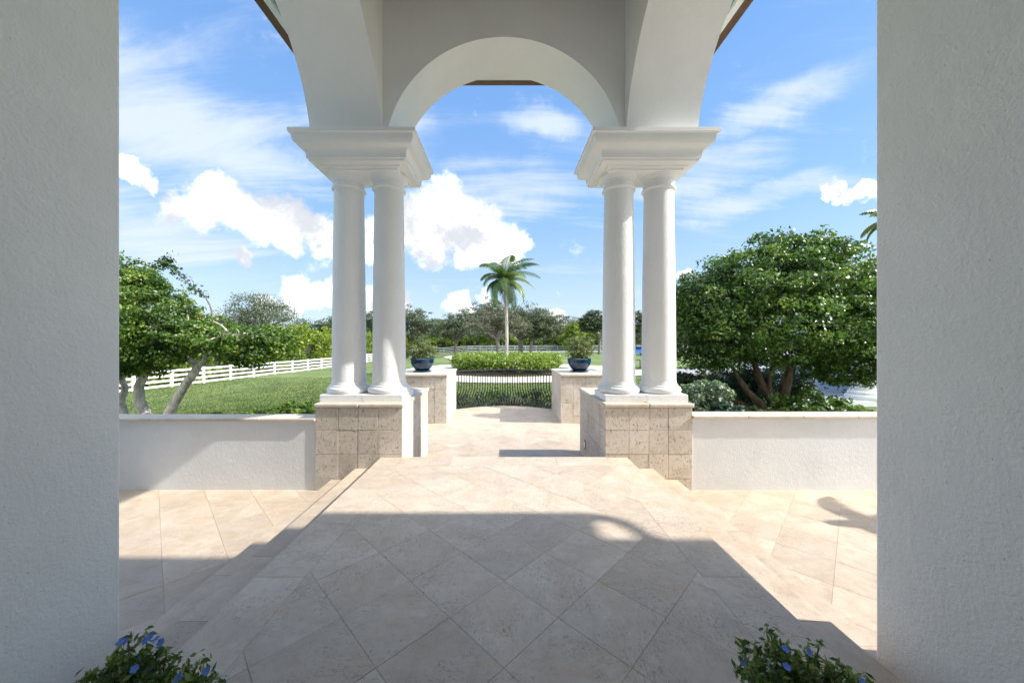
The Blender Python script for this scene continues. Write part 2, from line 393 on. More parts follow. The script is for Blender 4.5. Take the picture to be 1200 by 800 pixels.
def strip(name, path, width, m, dz_=.03, closed=False):
    bm = bmesh.new(); L = []; n = len(path)
    for i, (x, y) in enumerate(path):
        a = path[(i-1) % n] if (closed or i) else path[i]; b = path[(i+1) % n] if (closed or i < n-1) else path[i]
        d = Vector((b[0]-a[0], b[1]-a[1])).normalized(); nn = Vector((-d.y, d.x)); wd = width[i] if hasattr(width, '__len__') else width
        row = []
        for k in (-.5, -.25, 0, .25, .5):
            q = Vector((x, y))+nn*wd*k; row.append(bm.verts.new((q.x, q.y, gz(q.x, q.y)+dz_)))
        L.append(row)
    rng_ = range(n) if closed else range(n-1)
    for i in rng_:
        a, b = L[i], L[(i+1) % n]
        for k in range(4): bm.faces.new((a[k], a[k+1], b[k+1], b[k]))
    me = bm_mesh(bm, name, m)
    return link(name, me, kind='structure')
BC = (0.2, 29.6)
ring = [(BC[0]+7.5*math.cos(2*math.pi*i/72), BC[1]+7.5*math.sin(2*math.pi*i/72)) for i in range(72)]
strip('loop_drive', ring, 3.2, 'concrete', .05, True)
strip('side_drive', [(6.4, 24.2), (10, 23.6), (14, 23.4), (19, 23.6), (26, 24), (34, 24.3)], [3.4, 3.6, 4, 4.4, 4.6, 4.6], 'concrete', .062)
strip('courtyard', [(15.6, 11.5), (15.6, 14), (15.6, 17), (15.6, 20), (15.6, 21.3)], 11, 'concrete_shade', .056)
strip('approach_drive', [(-1.5, 37.5), (-3.4, 42), (-5.6, 48), (-7.6, 55), (-7.6, 60), (-6.5, 66), (-2.5, 73), (4, 77), (14, 78), (30, 78), (60, 78)], 3.6, 'concrete', .07)

# ------------------------------------------------------------------ paving tiles
def clip(poly, rect):
    x0, x1, y0, y1 = rect
    def cut(P, f, t):
        o = []
        for i in range(len(P)):
            a, b = P[i], P[(i+1) % len(P)]; fa, fb = f(a), f(b)
            if fa >= 0: o.append(a)
            if (fa >= 0) != (fb >= 0):
                s = fa/(fa-fb); o.append((a[0]+(b[0]-a[0])*s, a[1]+(b[1]-a[1])*s))
        return o
    for f in (lambda p: p[0]-x0, lambda p: x1-p[0], lambda p: p[1]-y0, lambda p: y1-p[1]):
        poly = cut(poly, f, 0)
        if len(poly) < 3: return []
    return poly
def area(p): return .5*abs(sum(p[i][0]*p[(i+1) % len(p)][1]-p[(i+1) % len(p)][0]*p[i][1] for i in range(len(p))))
G = .0008
def inset(poly, g):
    c = (sum(p[0] for p in poly)/len(poly), sum(p[1] for p in poly)/len(poly))
    n = len(poly); a2 = sum(poly[i][0]*poly[(i+1) % n][1]-poly[(i+1) % n][0]*poly[i][1] for i in range(n))
    if a2 < 0: poly = poly[::-1]
    res = []
    for i in range(n):
        p0, p1, p2 = Vector(poly[i-1]), Vector(poly[i]), Vector(poly[(i+1) % n])
        d1 = (p1-p0).normalized(); d2 = (p2-p1).normalized()
        n1 = Vector((-d1.y, d1.x)); n2 = Vector((-d2.y, d2.x))
        k = n1+n2; 
        if k.length < .3: return None
        k.normalize(); res.append(tuple(p1+k*(g/max(.35, k.dot(n1)))))
    return res
def tile(poly, ztop, th, m, parent, name='tile'):
    # drop duplicate points
    q = []
    for p in poly:
        if not q or (Vector(p)-Vector(q[-1])).length > .004: q.append(p)
    if len(q) > 2 and (Vector(q[0])-Vector(q[-1])).length <= .004: q.pop()
    if len(q) < 3 or area(q) < .0012: return
    q = inset(q, G)
    if not q: return
    c = (sum(p[0] for p in q)/len(q), sum(p[1] for p in q)/len(q))
    q = [(p[0]-c[0], p[1]-c[1]) for p in q]
    bm = bmesh.new(); n = len(q); s = 1-.004
    lo = [bm.verts.new((x, y, -th)) for x, y in q]; md = [bm.verts.new((x, y, -.0018)) for x, y in q]; hi = [bm.verts.new((x*(1-.0035), y*(1-.0035), 0)) for x, y in q]
    bm.faces.new(hi)
    for a, b in ((lo, md), (md, hi)):
        for i in range(n): bm.faces.new((a[i], a[(i+1) % n], b[(i+1) % n], b[i]))
    return link(name, bm_mesh(bm, name, m), parent, (c[0], c[1], ztop+random.uniform(-.0008, .0008)))
HD = .2872
def diag_field(rects, ox, oy, ztop, m, parent, th=.02):
    """square tiles laid at 45 degrees, a corner of the lattice at (ox, oy)"""
    x0 = min(r[0] for r in rects); x1 = max(r[1] for r in rects); y0 = min(r[2] for r in rects); y1 = max(r[3] for r in rects)
    i0 = int((x0-ox)/HD)-2; i1 = int((x1-ox)/HD)+2; j0 = int((y0-oy)/HD)-2; j1 = int((y1-oy)/HD)+2
    for i in range(i0, i1):
        for j in range(j0, j1):
            if (i+j) % 2 == 0: continue
            cx, cy = ox+i*HD, oy+j*HD
            d = [(cx+HD, cy), (cx, cy+HD), (cx-HD, cy), (cx, cy-HD)]
            for r in rects:
                p = clip(d, r)
                if p and area(p) > .002: tile(p, ztop, th, m, parent)
NX = 1.536; T1 = 1.858; T2 = 2.159; ZS = -.417; RS = .139; Y1 = 4.436; PX0 = 1.28; PX1 = 2.372
YB = -1.6
porch_floor = add_box('porch_floor', -NX+.02, NX-.02, YB, Y1-.02, -.6, -.0028, 'grout', kind='structure')
diag_field([(-1.235, 1.235, -.4, Y1-.305)], 0, 2.155, 0, 'travertine', porch_floor)
def borders(x0, x1, y0, y1, ztop, ln, along, parent, m='travertine', th=.03, name='border_stone', jit=0):
    a0, a1 = (y0, y1) if along == 'y' else (x0, x1); n = max(1, round((a1-a0)/ln)); 
    for k in range(n):
        s, e = a0+(a1-a0)*k/n, a0+(a1-a0)*(k+1)/n
        p = [(x0, s), (x1, s), (x1, e), (x0, e)] if along == 'y' else [(s, y0), (e, y0), (e, y1), (s, y1)]
        tile(p, ztop, th, m, parent, name)
for s in (-1, 1):
    a, b = sorted((s*1.235, s*(NX+.012)))
    borders(a, b, -.4, Y1-.305, 0, .61, 'y', porch_floor)
borders(-PX0, PX0, Y1-.305, Y1+.012, 0, .61, 'x', porch_floor)
for s in (-1, 1):
    a, b = sorted((s*PX0, s*(NX+.012)))
    borders(a, b, Y1-.305, Y1-.002, 0, .3, 'x', porch_floor)
# steps down each side, between the house wall and the pedestals
for s in (-1, 1):
    st = add_box('side_steps', min(s*(NX-.02), s*(T1-.02)), max(s*(NX-.02), s*(T1-.02)), -.4, Y1-.002, -.6, -RS-.008, 'travertine_pale', kind='structure')
    a, b = sorted((s*(NX-.018), s*(T1+.012))); borders(a, b, -.4, Y1-.003, -RS, .61, 'y', st, name='tread_stone', m='travertine_pale')
    c, d = sorted((s*(T1-.018), s*(T2-.004)))
    add_box('riser', c, d, -.4, Y1-.003, -.6, -2*RS-.008, 'travertine_pale', st)
    a, b = sorted((s*(T1-.018), s*(T2+.012))); borders(a, b, -.4, Y1-.004, -2*RS, .61, 'y', st, name='tread_stone', m='travertine_pale')
    # terrace
    x0, x1 = (T2-.02, 11.) if s > 0 else (-7.2, -T2+.02)
    y0 = -1.5 if s > 0 else 1.9
    te = add_box('terrace', x0, x1, y0, 4.47, -1.9, ZS-.0028, 'grout', kind='structure')
    rect = (T2-.004, 7.2, 1.3, 4.46) if s > 0 else (-6.6, -T2+.004, 1.9, 4.46)
    diag_field([rect], -3.49, 3.58, ZS, 'travertine_pale', te)
# front steps and landing
fs = add_box('front_steps', -PX0+.002, PX0-.002, Y1-.02, 4.76, -.6, -RS-.008, 'travertine', kind='structure')
borders(-PX0+.002, PX0-.002, Y1-.018, 4.772, -RS, .61, 'x', fs, name='tread_stone')
add_box('riser', -PX0+.002, PX0-.002, 4.76, 5.08, -.6, -2*RS-.008, 'travertine', fs)
borders(-PX0+.002, PX0-.002, 4.774, 5.092, -2*RS, .61, 'x', fs, name='tread_stone')
LW = 1.78
poly = [(-LW, 5.08), (LW, 5.08), (LW, 8.0), (1.40, 8.05), (1.40, 9.62)]
ARC_C = None
def gate_arc(t):     # t -1..1, curve of the landing edge
    x = 1.38*t; return (x, 9.62+.58*(1-t*t)*(1-.12*t*t))
poly += [gate_arc(t) for t in np.linspace(.98, -.98, 25)] + [(-1.40, 9.62), (-1.40, 8.05), (-LW, 8.0)]
landing = link('landing', prism(poly, -1.9, ZS-.0028, 'grout', 'landing'), kind='structure')
def clip_convexish(d):
    return d
diag_field([(-LW, LW, 5.08, 8.0), (-1.385, 1.385, 8.0, 9.45)], -3.49, 3.58, ZS, 'travertine_pale', landing)
# curved edge stones of the landing
ts = np.linspace(-1, 1, 9)
for k in range(8):
    a = [gate_arc(t) for t in np.linspace(ts[k], ts[k+1], 4)]
    p = [(a[0][0], 9.452), (a[-1][0], 9.452)] + [(q[0], q[1]+.03) for q in a[::-1]]
    tile(p, ZS, .05, 'travertine_pale', landing, 'edge_stone')
# low steps from the landing to the lawn on both sides, between pedestal and pillar
for s in (-1, 1):
    lo = None
    for k in range(3):
        a, b = sorted((s*(LW+.30*k+.004), s*(LW+.30*(k+1))))
        o = add_box('garden_steps' if k == 0 else 'tread_stone', a, b, 5.98, 7.98, -1.9, ZS-.15*(k+1), 'travertine_pale', lo, bev=.008)
        if k == 0: lo = o; o['kind'] = 'structure'

# ------------------------------------------------------------------ pedestals, pillars of coral stone
def stone_faces(parent, x0, x1, y0, y1, z0, z1, xcuts, ycuts, zcuts, faces='FLRB'):
    """rows of coral blocks standing 4 mm proud of a mortar core"""
    g = .0019; D = .06
    core = add_box('core', x0+.012, x1-.012, y0+.012, y1-.012, z0, z1, 'mortar', parent)
    zc = [z0]+zcuts+[z1]
    for a, b in zip(zc, zc[1:]):
        if b-a < .02: continue
        if 'F' in faces or 'B' in faces:
            xc = [x0]+xcuts+[x1]
            for p, q in zip(xc, xc[1:]):
                for f in 'FB':
                    if f not in faces: continue
                    yy = (y0, y0+D) if f == 'F' else (y1-D, y1)
                    j = random.uniform(-.002, .002)
                    add_box('coral_block', p+g*(p != x0), q-g*(q != x1), yy[0]+j, yy[1]+j, a+g, b-g, 'coral_stone', parent, bev=.003)
        yc = [y0+D+g]+ycuts+[y1-(D+g if 'B' in faces else 0)]
        for p, q in zip(yc, yc[1:]):
            for f in 'LR':
                if f not in faces: continue
                xx = (x0, x0+D) if f == 'L' else (x1-D, x1)
                j = random.uniform(-.0015, .0015)
                add_box('coral_block', xx[0]+j, xx[1]+j, p+g*(p != y0), q-g, a+g, b-g, 'coral_stone', parent, bev=.003)

porch = thing('entry_porch', (0, 4.85, 0), label='white arched entry porch carried on paired columns over stone pedestals', cat='porch')
COLY = 4.85
CX = 1.853
prof_base = [(.0, .0)]
def col_parts(x):
    c = thing('column', (x, COLY, .762)); c.parent = porch; c.location = Vector((x, COLY, .762))-Vector((0, 4.85, 0))
    base = [(.245, 0), (.262, .006), (.276, .022), (.281, .045), (.276, .068), (.262, .084), (.245, .092), (.245, .105), (.233, .112), (.226, .135), (.220, .16)]
    link('column_base', lathe(base, 'column_white', 56), c, (x, COLY, .762))
    sh = []
    for k in range(13):
        t = k/12; sh.append((.219-.027*t**1.5, .161+(2.735-.161)*t))
    link('shaft', lathe(sh, 'column_white', 56), c, (x, COLY, .762))
    cap = [(.196, 2.736), (.214, 2.741), (.222, 2.757), (.214, 2.773), (.196, 2.779), (.197, 2.835), (.208, 2.838), (.210, 2.852), (.204, 2.856), (.222, 2.884), (.243, 2.906), (.256, 2.92)]
    link('column_capital', lathe(cap, 'trim_white', 56), c, (x, COLY, .762))
# cornice blocks over each pair: stepped and curved profile swept round a rectangle
def cornice(cx):
    hx, hy = .777, .570
    # (inset from the outer edge, z)
    pr = [(.304, 3.682), (.300, 3.706), (.262, 3.712), (.258, 3.728), (.172, 3.738), (.170, 3.762)]
    for k in range(13):   # cyma
        t = k/12; pr.append((.150-.118*(t-.16*math.sin(2*math.pi*t)), 3.768+(4.010-3.768)*(t+.10*math.sin(2*math.pi*t))))
    pr += [(.018, 4.012), (.0, 4.014), (.0, 4.060)]
    bm = bmesh.new(); rings = []
    for ins, z in pr:
        a, b = hx-ins, hy-ins
        rings.append([bm.verts.new((x, y, z)) for x, y in ((-a, -b), (a, -b), (a, b), (-a, b))])
    for p, q in zip(rings, rings[1:]):
        for i in range(4): bm.faces.new((p[i], p[(i+1) % 4], q[(i+1) % 4], q[i]))
    bm.faces.new(rings[0][::-1]); bm.faces.new(rings[-1])
    me = bm_mesh(bm, 'cornice', 'trim_white', True)
    return link('cornice', me, porch, (cx, COLY, 0))
for s in (-1, 1):
    for dx in (-.275, .275): col_parts(s*CX+dx)
    cornice(s*(CX+.008))
    ped = thing('pedestal', (s*CX, 5.2, ZS)); ped.parent = porch; ped.location = Vector((s*CX, 5.2, ZS))-Vector((0, 4.85, 0))
    x0, x1 = sorted((s*PX0, s*PX1))
    wd = x1-x0; xc = [x0+wd*f for f in ((.265, .49, .72) if s < 0 else (.27, .50, .725))]
    stone_faces(ped, x0, x1, Y1, 5.93, ZS, .620, xc, [Y1+.30*k for k in (1, 2, 3, 4)], [-.27, .037, .338])
    # bullnosed cap in four pieces and the plinth
    o = .02
    xm = (x0+x1)/2
    for (a, b) in ((x0-o, xm-.0015), (xm+.0015, x1+o)):
        for (c, d) in ((Y1-o, 5.19), (5.193, 5.93+o)):
            add_box('cap_stone', a, b, c, d, .6215, .674, 'cap_stone', ped, bev=.018, seg=3)
    for (a, b) in ((s*CX-.537, s*CX-.0012), (s*CX+.0012, s*CX+.537)):
        add_box('plinth', a, b, 4.57, 5.115, .675, .762, 'column_white', ped, bev=.004)
# step light low in the right pedestal, facing the landing
ped_r = [o for o in COL.objects if o.name.startswith('pedestal')][-1]
add_box('step_light_frame', PX0-.008, PX0+.02, 5.51, 5.61, -.235, -.105, 'gutter_copper', ped_r, bev=.003)
add_box('step_light_lens', PX0-.012, PX0-.0085, 5.53, 5.59, -.215, -.125, 'lens_white', ped_r)

# arches
ZC = 3.82; RA = 1.52; ZSP = 4.06; ZT = 6.0
def arch(axis, a0, a1, ac, t0, t1, name='arch'):
    """wall from a0 to a1 along the axis with a round arch about ac cut into its lower edge"""
    hs_ = math.sqrt(RA**2-(ZSP-ZC)**2)
    pts = [(a0, None)]
    A = []
    for k in range(97):
        th = math.pi*k/96; A.append(ac-RA*math.cos(th))
    A = [a for a in A if ac-hs_ < a < ac+hs_ and a0 < a < a1]
    samp = [a0] + ([ac-hs_] if ac-hs_ > a0 else []) + A + ([ac+hs_] if ac+hs_ < a1 else []) + [a1]
    bm = bmesh.new(); rows = []
    for a in samp:
        d = RA**2-(a-ac)**2
        z = ZC+math.sqrt(d) if d > (ZSP-ZC)**2+1e-6 else ZSP
        r = []
        for t, zz in ((t0, z), (t1, z), (t1, ZT), (t0, ZT)):
            r.append(bm.verts.new((a, t, zz) if axis == 'x' else (t, a, zz)))
        rows.append(r)
    for p, q in zip(rows, rows[1:]):
        for i in range(4): bm.faces.new((p[i], p[(i+1) % 4], q[(i+1) % 4], q[i]))
    bm.faces.new(rows[0]); bm.faces.new(rows[-1][::-1])
    me = bm_mesh(bm, name, 'stucco_white', True); me.name = name
    try: me.set_sharp_from_angle(angle=R(20))
    except Exception: pass
    return link(name, me, porch)
BI, BO = 1.547, 2.45
arch('x', -BI+.001, BI-.001, 0, 4.50, 5.18, 'arch')
for s in (-1, 1):
    a, b = sorted((s*BI, s*BO)); arch('y', 1.94, 5.20, 2.96, a, b, 'arch')
add_box('ceiling', -BI, BI, YB, 4.5, ZT-.02, ZT+.08, 'stucco_white', porch)
# porch eave: soffit, fascia, copper gutter, roof
EZ = 5.70
for s in (-1, 1):
    a, b = sorted((s*BO, s*2.88)); add_box('soffit', a, b, 1.94, 5.60, EZ, EZ+.03, 'soffit_green', porch)
    a, b = sorted((s*2.882, s*2.962)); add_box('fascia', a, b, 1.94, 5.68, EZ-.045, EZ+.14, 'trim_white', porch)
    a, b = sorted((s*2.965, s*3.085)); add_box('gutter', a, b, 1.94, 5.80, EZ-.055, EZ+.07, 'gutter_copper', porch, bev=.02)
add_box('soffit', -BO+.001, BO-.001, 5.202, 5.60, EZ, EZ+.03, 'soffit_green', porch)
add_box('fascia', -2.88, 2.88, 5.602, 5.678, EZ-.045, EZ+.14, 'trim_white', porch)
add_box('gutter', -2.962, 2.962, 5.682, 5.80, EZ-.055, EZ+.07, 'gutter_copper', porch, bev=.02)
def hip(name, x0, x1, y0, y1, z0, rise, ins, parent, hip_back=True):
    bm = bmesh.new(); e = [(x0, y0), (x1, y0), (x1, y1), (x0, y1)]
    cx = (x0+x1)/2; dx = (x1-x0)/2
    if (x1-x0) <= (y1-y0): rd = [(cx, y0+(dx if hip_back else 0)), (cx, y1-dx)]
    else:
        dy = (y1-y0)/2; cy = (y0+y1)/2; rd = [(x0+dy, cy), (x1-dy, cy)]
    lo = [bm.verts.new((x, y, z0-.06)) for x, y in e]; v = [bm.verts.new((x, y, z0)) for x, y in e]; r = [bm.verts.new((x, y, z0+rise)) for x, y in rd]
    bm.faces.new(lo)
    for i in range(4): bm.faces.new((lo[i], lo[(i+1) % 4], v[(i+1) % 4], v[i]))
    if (x1-x0) <= (y1-y0):
        bm.faces.new((v[0], v[1], r[0])); bm.faces.new((v[1], v[2], r[1], r[0])); bm.faces.new((v[2], v[3], r[1])); bm.faces.new((v[3], v[0], r[0], r[1]))
    else:
        bm.faces.new((v[0], v[1], r[1], r[0])); bm.faces.new((v[1], v[2], r[1])); bm.faces.new((v[2], v[3], r[0], r[1])); bm.faces.new((v[3], v[0], r[0]))
    return link(name, bm_mesh(bm, name, 'roof_tile'), parent)
hip('porch_roof', -3.0, 3.0, 1.94, 5.72, EZ+.21, 1.0, 0, porch, False)

# ------------------------------------------------------------------ the house round and behind the camera
house = thing('house', (0, -3, ZS), label='pale grey stucco house walls framing the view at both sides', cat='house')
def wall_box(x0, x1, y0, y1, z0, z1, m='stucco_jamb', name='wall'):
    return add_box(name, x0, x1, y0, y1, z0, z1, m, house, bev=.012, seg=2)
wall_box(-12, -2.10, YB, 1.93, -1.9, 7.0)
wall_box(2.035, 2.62, YB, 1.93, -1.9, 7.0)
wall_box(2.60, 10.1, -8, -1.0, -1.9, 7.0, 'stucco_white')
add_box('wall', -2.11, 2.03, YB-.3, YB-.01, -.6, 6.1, 'stucco_white', house)
add_box('lintel', -2.095, 2.03, 1.60, 1.93, ZT+.085, 7.0, 'stucco_white', house)
add_box('ceiling', -2.095, -BI-.002, YB, 1.59, ZT-.02, ZT+.08, 'stucco_white', house)
add_box('ceiling', BI+.002, 2.034, YB, 1.59, ZT-.02, ZT+.08, 'stucco_white', house)
dr = add_box('front_door', -.95, .95, YB-.008, YB+.045, 0.0, 2.6, 'trim_white', house, bev=.01)
for s in (-1, 1): add_box('handle', s*.06-.012, s*.06+.012, YB+.045, YB+.09, 1.0, 1.3, 'iron', dr)
# unseen roof over an added loggia; edge and scroll shaped for the floor shadow
add_box('roof', -12.6, 9.42, -9, 2.02, 7.0, 7.08, 'trim_white', house)
add_box('roof', 9.42, 10.27, -9, 1.62, 7.0, 7.08, 'trim_white', house)
def fl(x, y): return (x+8.68, y-.98)
outer = [(.76, 2.995), (.92, 2.945), (1.04, 2.85), (1.10, 2.74), (1.13, 2.66), (1.20, 2.60)]
inner = [(.72, 2.85), (.84, 2.86), (.94, 2.82), (1.01, 2.75), (1.05, 2.68), (1.06, 2.60)]
bm = bmesh.new()
lo = [[bm.verts.new((*fl(*p), z)) for p in outer] for z in (7.0, 7.06)]; li = [[bm.verts.new((*fl(*p), z)) for p in inner] for z in (7.0, 7.06)]
for i in range(5):
    bm.faces.new((lo[0][i], lo[0][i+1], li[0][i+1], li[0][i])); bm.faces.new((lo[1][i], lo[1][i+1], li[1][i+1], li[1][i]))
    bm.faces.new((lo[0][i], lo[0][i+1], lo[1][i+1], lo[1][i])); bm.faces.new((li[0][i], li[0][i+1], li[1][i+1], li[1][i]))
link('shadow_scroll', bm_mesh(bm, 'shadow_scroll', 'gutter_copper'), house)  # added scroll, outlined from the shadow it throws
hip('roof', -12.5, 10.1, -9, 1.55, 7.09, 2.2, 0, house)
for x in (6.0, 9.8):
    link('loggia_column', lathe([(.28, 0), (.28, .1), (.21, .16), (.19, 7.0), (.26, 7.2), (.26, 7.4)], 'column_white', 32), house, (x, .35, ZS))

# ------------------------------------------------------------------ low garden walls
for s, lab in ((-1, 'low white stucco garden wall left of the porch, leaf shadow across its face'), (1, 'low white stucco garden wall right of the porch, in front of the big round tree')):
    zt = .490 if s < 0 else .523
    x0, x1 = (-7.2, -PX1-.0) if s < 0 else (PX1, 7.2)
    gw = thing('garden_wall', ((x0+x1)/2, 4.56, ZS), label=lab if s > 0 else 'low white stucco garden wall left of the porch with a diagonal shadow', cat='wall')
    add_box('wall_panel', x0+.001, x1, 4.452, 4.66, -1.9, zt-.040, 'wall_white', gw)
    n = 7
    for k in range(n):
        a = x0+.003+(x1-x0-.003)*k/n; b = x0+.003+(x1-x0-.003)*(k+1)/n
        add_box('coping_stone', a+.001, b-.0015, 4.415, 4.70, zt-.0385, zt, 'cap_stone', gw, bev=.010, seg=2)

# ------------------------------------------------------------------ far pillars with pots
for s, lab in ((-1, 'left stone pillar beside the iron railing, carrying the left blue pot'), (1, 'right stone pillar beside the iron railing, carrying the right blue pot')):
    x0, x1 = sorted((s*1.30, s*2.42))
    pl_ = thing('stone_pillar', (s*1.86, 8.8, ZS), label=lab, cat='pillar', group=None)
    xs_ = [x0+.28, x0+.56, x0+.84] if s > 0 else [x0+.28, x0+.56, x0+.84]
    stone_faces(pl_, x0, x1, 8.03, 9.60, -1.9, .645, xs_, [8.33, 8.63, 8.93, 9.23], [-1.5, -1.1, -.7, ZS+.165, ZS+.47, ZS+.775])
    for (c, d) in ((8.00, 8.80), (8.803, 9.63)):
        add_box('cap_stone', x0-.02, x1+.02, c, d, .6465, .705, 'cap_stone', pl_, bev=.018, seg=3)

# ------------------------------------------------------------------ iron railing
rail = thing('iron_railing', (0, 9.7, ZS), label='curved black wrought iron railing with bellied pickets between the stone pillars', cat='railing')
def rail_tube(name, z, off, r, ts=np.linspace(-1, 1, 41)):
    bm = bmesh.new(); P_ = []
    for t in ts:
        x, y = gate_arc(t); nx, ny = x*.55, 1.0; L_ = math.hypot(nx, ny); P_.append((x+nx/L_*off*(abs(t) < .999), y+ny/L_*off, z))
    tube_bm(bm, P_, r, 6); return link(name, bm_mesh(bm, name, 'iron', True), rail)
rail_tube('top_rail', .625, -.04, .024); rail_tube('rail', .525, -.04, .016); rail_tube('rail', ZS+.07, -.04, .011)
NP = 38
for k in range(NP):
    t = -0.975+1.95*k/(NP-1); x, y = gate_arc(t); nx, ny = x*.75, 1.0; L_ = math.hypot(nx, ny); nx /= L_; ny /= L_
    if k == 0 or True:
        bm = bmesh.new(); pp = []
        for q in range(15):
            f = q/14; z = ZS+.02+(.525-ZS-.02)*f
            g = .17*math.exp(-((f-.28)/.17)**2)*min(1, f*6)
            pp.append((nx*(g-.04), ny*(g-.04), z))
        tube_bm(bm, pp, .0145, 5); link('picket', bm_mesh(bm, 'picket', 'iron', True), rail, (x, y, 0))
bm0 = bmesh.new()
tube_bm(bm0, [(.036*math.cos(a), 0, .036*math.sin(a)) for a in np.linspace(0, 2*math.pi, 17)], .0055, 5)
rm = bm_mesh(bm0, 'rail_ring', 'iron', True)
for k in range(29):
    t = -.95+1.9*k/28; x, y = gate_arc(t); link('rail_ring', rm, rail, (x, y-.04, .575), rotz=-x*.7)

# ------------------------------------------------------------------ foliage
def leafmesh(name, C, m, size=.1, up=.35, out=None, tint=None, aspect=.5, curl=.0):
    """many small leaf faces at points C (N,3)"""
    C = np.asarray(C, float); N = len(C)
    nrm = RNG.normal(size=(N, 3)); nrm /= np.linalg.norm(nrm, axis=1)[:, None]
    if out is not None: nrm = nrm+out*.8
    nrm[:, 2] += up; nrm /= np.linalg.norm(nrm, axis=1)[:, None]
    a = np.cross(nrm, RNG.normal(size=(N, 3))); a /= np.linalg.norm(a, axis=1)[:, None]
    b = np.cross(nrm, a)
    s = (size*RNG.uniform(.6, 1.3, N))[:, None]
    V = np.empty((N, 4, 3)); V[:, 0] = C-a*s*.5; V[:, 1] = C+b*s*aspect*.5+nrm*s*.08; V[:, 2] = C+a*s*.5; V[:, 3] = C-b*s*aspect*.5+nrm*s*.08
    me = bpy.data.meshes.new(name); me.vertices.add(4*N); me.vertices.foreach_set('co', V.ravel())
    me.loops.add(4*N); me.loops.foreach_set('vertex_index', np.arange(4*N, dtype=np.int32))
    me.polygons.add(N); me.polygons.foreach_set('loop_start', np.arange(0, 4*N, 4, dtype=np.int32))
    me.polygons.foreach_set('loop_total', np.full(N, 4, dtype=np.int32))
    me.update(calc_edges=True); 
    if tint is None: tint = RNG.uniform(0, 1, N)
    t4 = np.repeat(np.clip(tint, 0, 1), 4); col = np.ones((4*N, 4)); col[:, 0] = t4; col[:, 1] = t4; col[:, 2] = t4
    at_ = me.color_attributes.new('tint', 'FLOAT_COLOR', 'POINT'); at_.data.foreach_set('color', col.ravel())
    me.materials.append(M[m]); return me
def crown_points(lobes, nclump, nleaf, cr, shell=.72, keep=None, flat=1.0):
    """lobes: (cx,cy,cz,rx,ry,rz). clumps sit near the lobes' surfaces, leaves gather in clumps"""
    lobes = np.array(lobes, float); wts = (lobes[:, 3]*lobes[:, 4]+lobes[:, 4]*lobes[:, 5]+lobes[:, 3]*lobes[:, 5]); wts /= wts.sum()
    P_ = []; T_ = []; O_ = []
    li = RNG.choice(len(lobes), nclump, p=wts)
    d = RNG.normal(size=(nclump, 3)); d /= np.linalg.norm(d, axis=1)[:, None]
    r = shell+(1.04-shell)*RNG.uniform(0, 1, nclump)**.6
    inner_ = RNG.uniform(0, 1, nclump) < .16; r[inner_] = RNG.uniform(.2, shell, inner_.sum())
    bumpy = np.array([mnoise.noise(Vector((float(x)*2.1, float(y)*2.1, float(z)*2.1+float(l)*5))) for (x, y, z), l in zip(d, li)])
    cc = lobes[li, :3]+d*lobes[li, 3:]*(r*(1+.28*bumpy))[:, None]
    tb = np.clip(RNG.uniform(.15, .75, nclump)+.5*bumpy, 0, 1)  # sunken clumps darker: crown shade put into the leaf tint
    e = RNG.normal(size=(nclump, nleaf, 3)); e /= np.linalg.norm(e, axis=2)[:, :, None]
    rr = RNG.uniform(0, 1, (nclump, nleaf, 1))**(1/2.2)
    csz = cr*RNG.uniform(.55, 1.35, (nclump, 1, 1))
    pts = cc[:, None, :]+e*rr*csz*np.array([1, 1, .62*flat])
    tint = tb[:, None]*.55+RNG.uniform(0, .5, (nclump, nleaf))
    outv = np.repeat(d[:, None, :], nleaf, 1)*.5+e*.5
    pts = pts.reshape(-1, 3); tint = tint.ravel(); outv = outv.reshape(-1, 3)
    if keep is not None:
        k = keep(pts); pts, tint, outv = pts[k], tint[k], outv[k]
    return pts, tint, outv, cc
def branchy(bm, a, b, r0, r1, n=6, wob=.12, sides=8):
    a = Vector(a); b = Vector(b); L_ = (b-a).length; pts = []; rad = []
    o1 = Vector((random.uniform(-1, 1), random.uniform(-1, 1), random.uniform(-.4, .6)))*wob*L_
    for k in range(n+1):
        t = k/n; j = Vector((random.uniform(-1, 1), random.uniform(-1, 1), random.uniform(-1, 1)))*wob*L_*.12
        pts.append(a.lerp(b, t)+o1*math.sin(math.pi*t)+(j if 0 < k < n else Vector())); rad.append(r0+(r1-r0)*t)
    tube_bm(bm, pts, rad, sides, .05); return pts
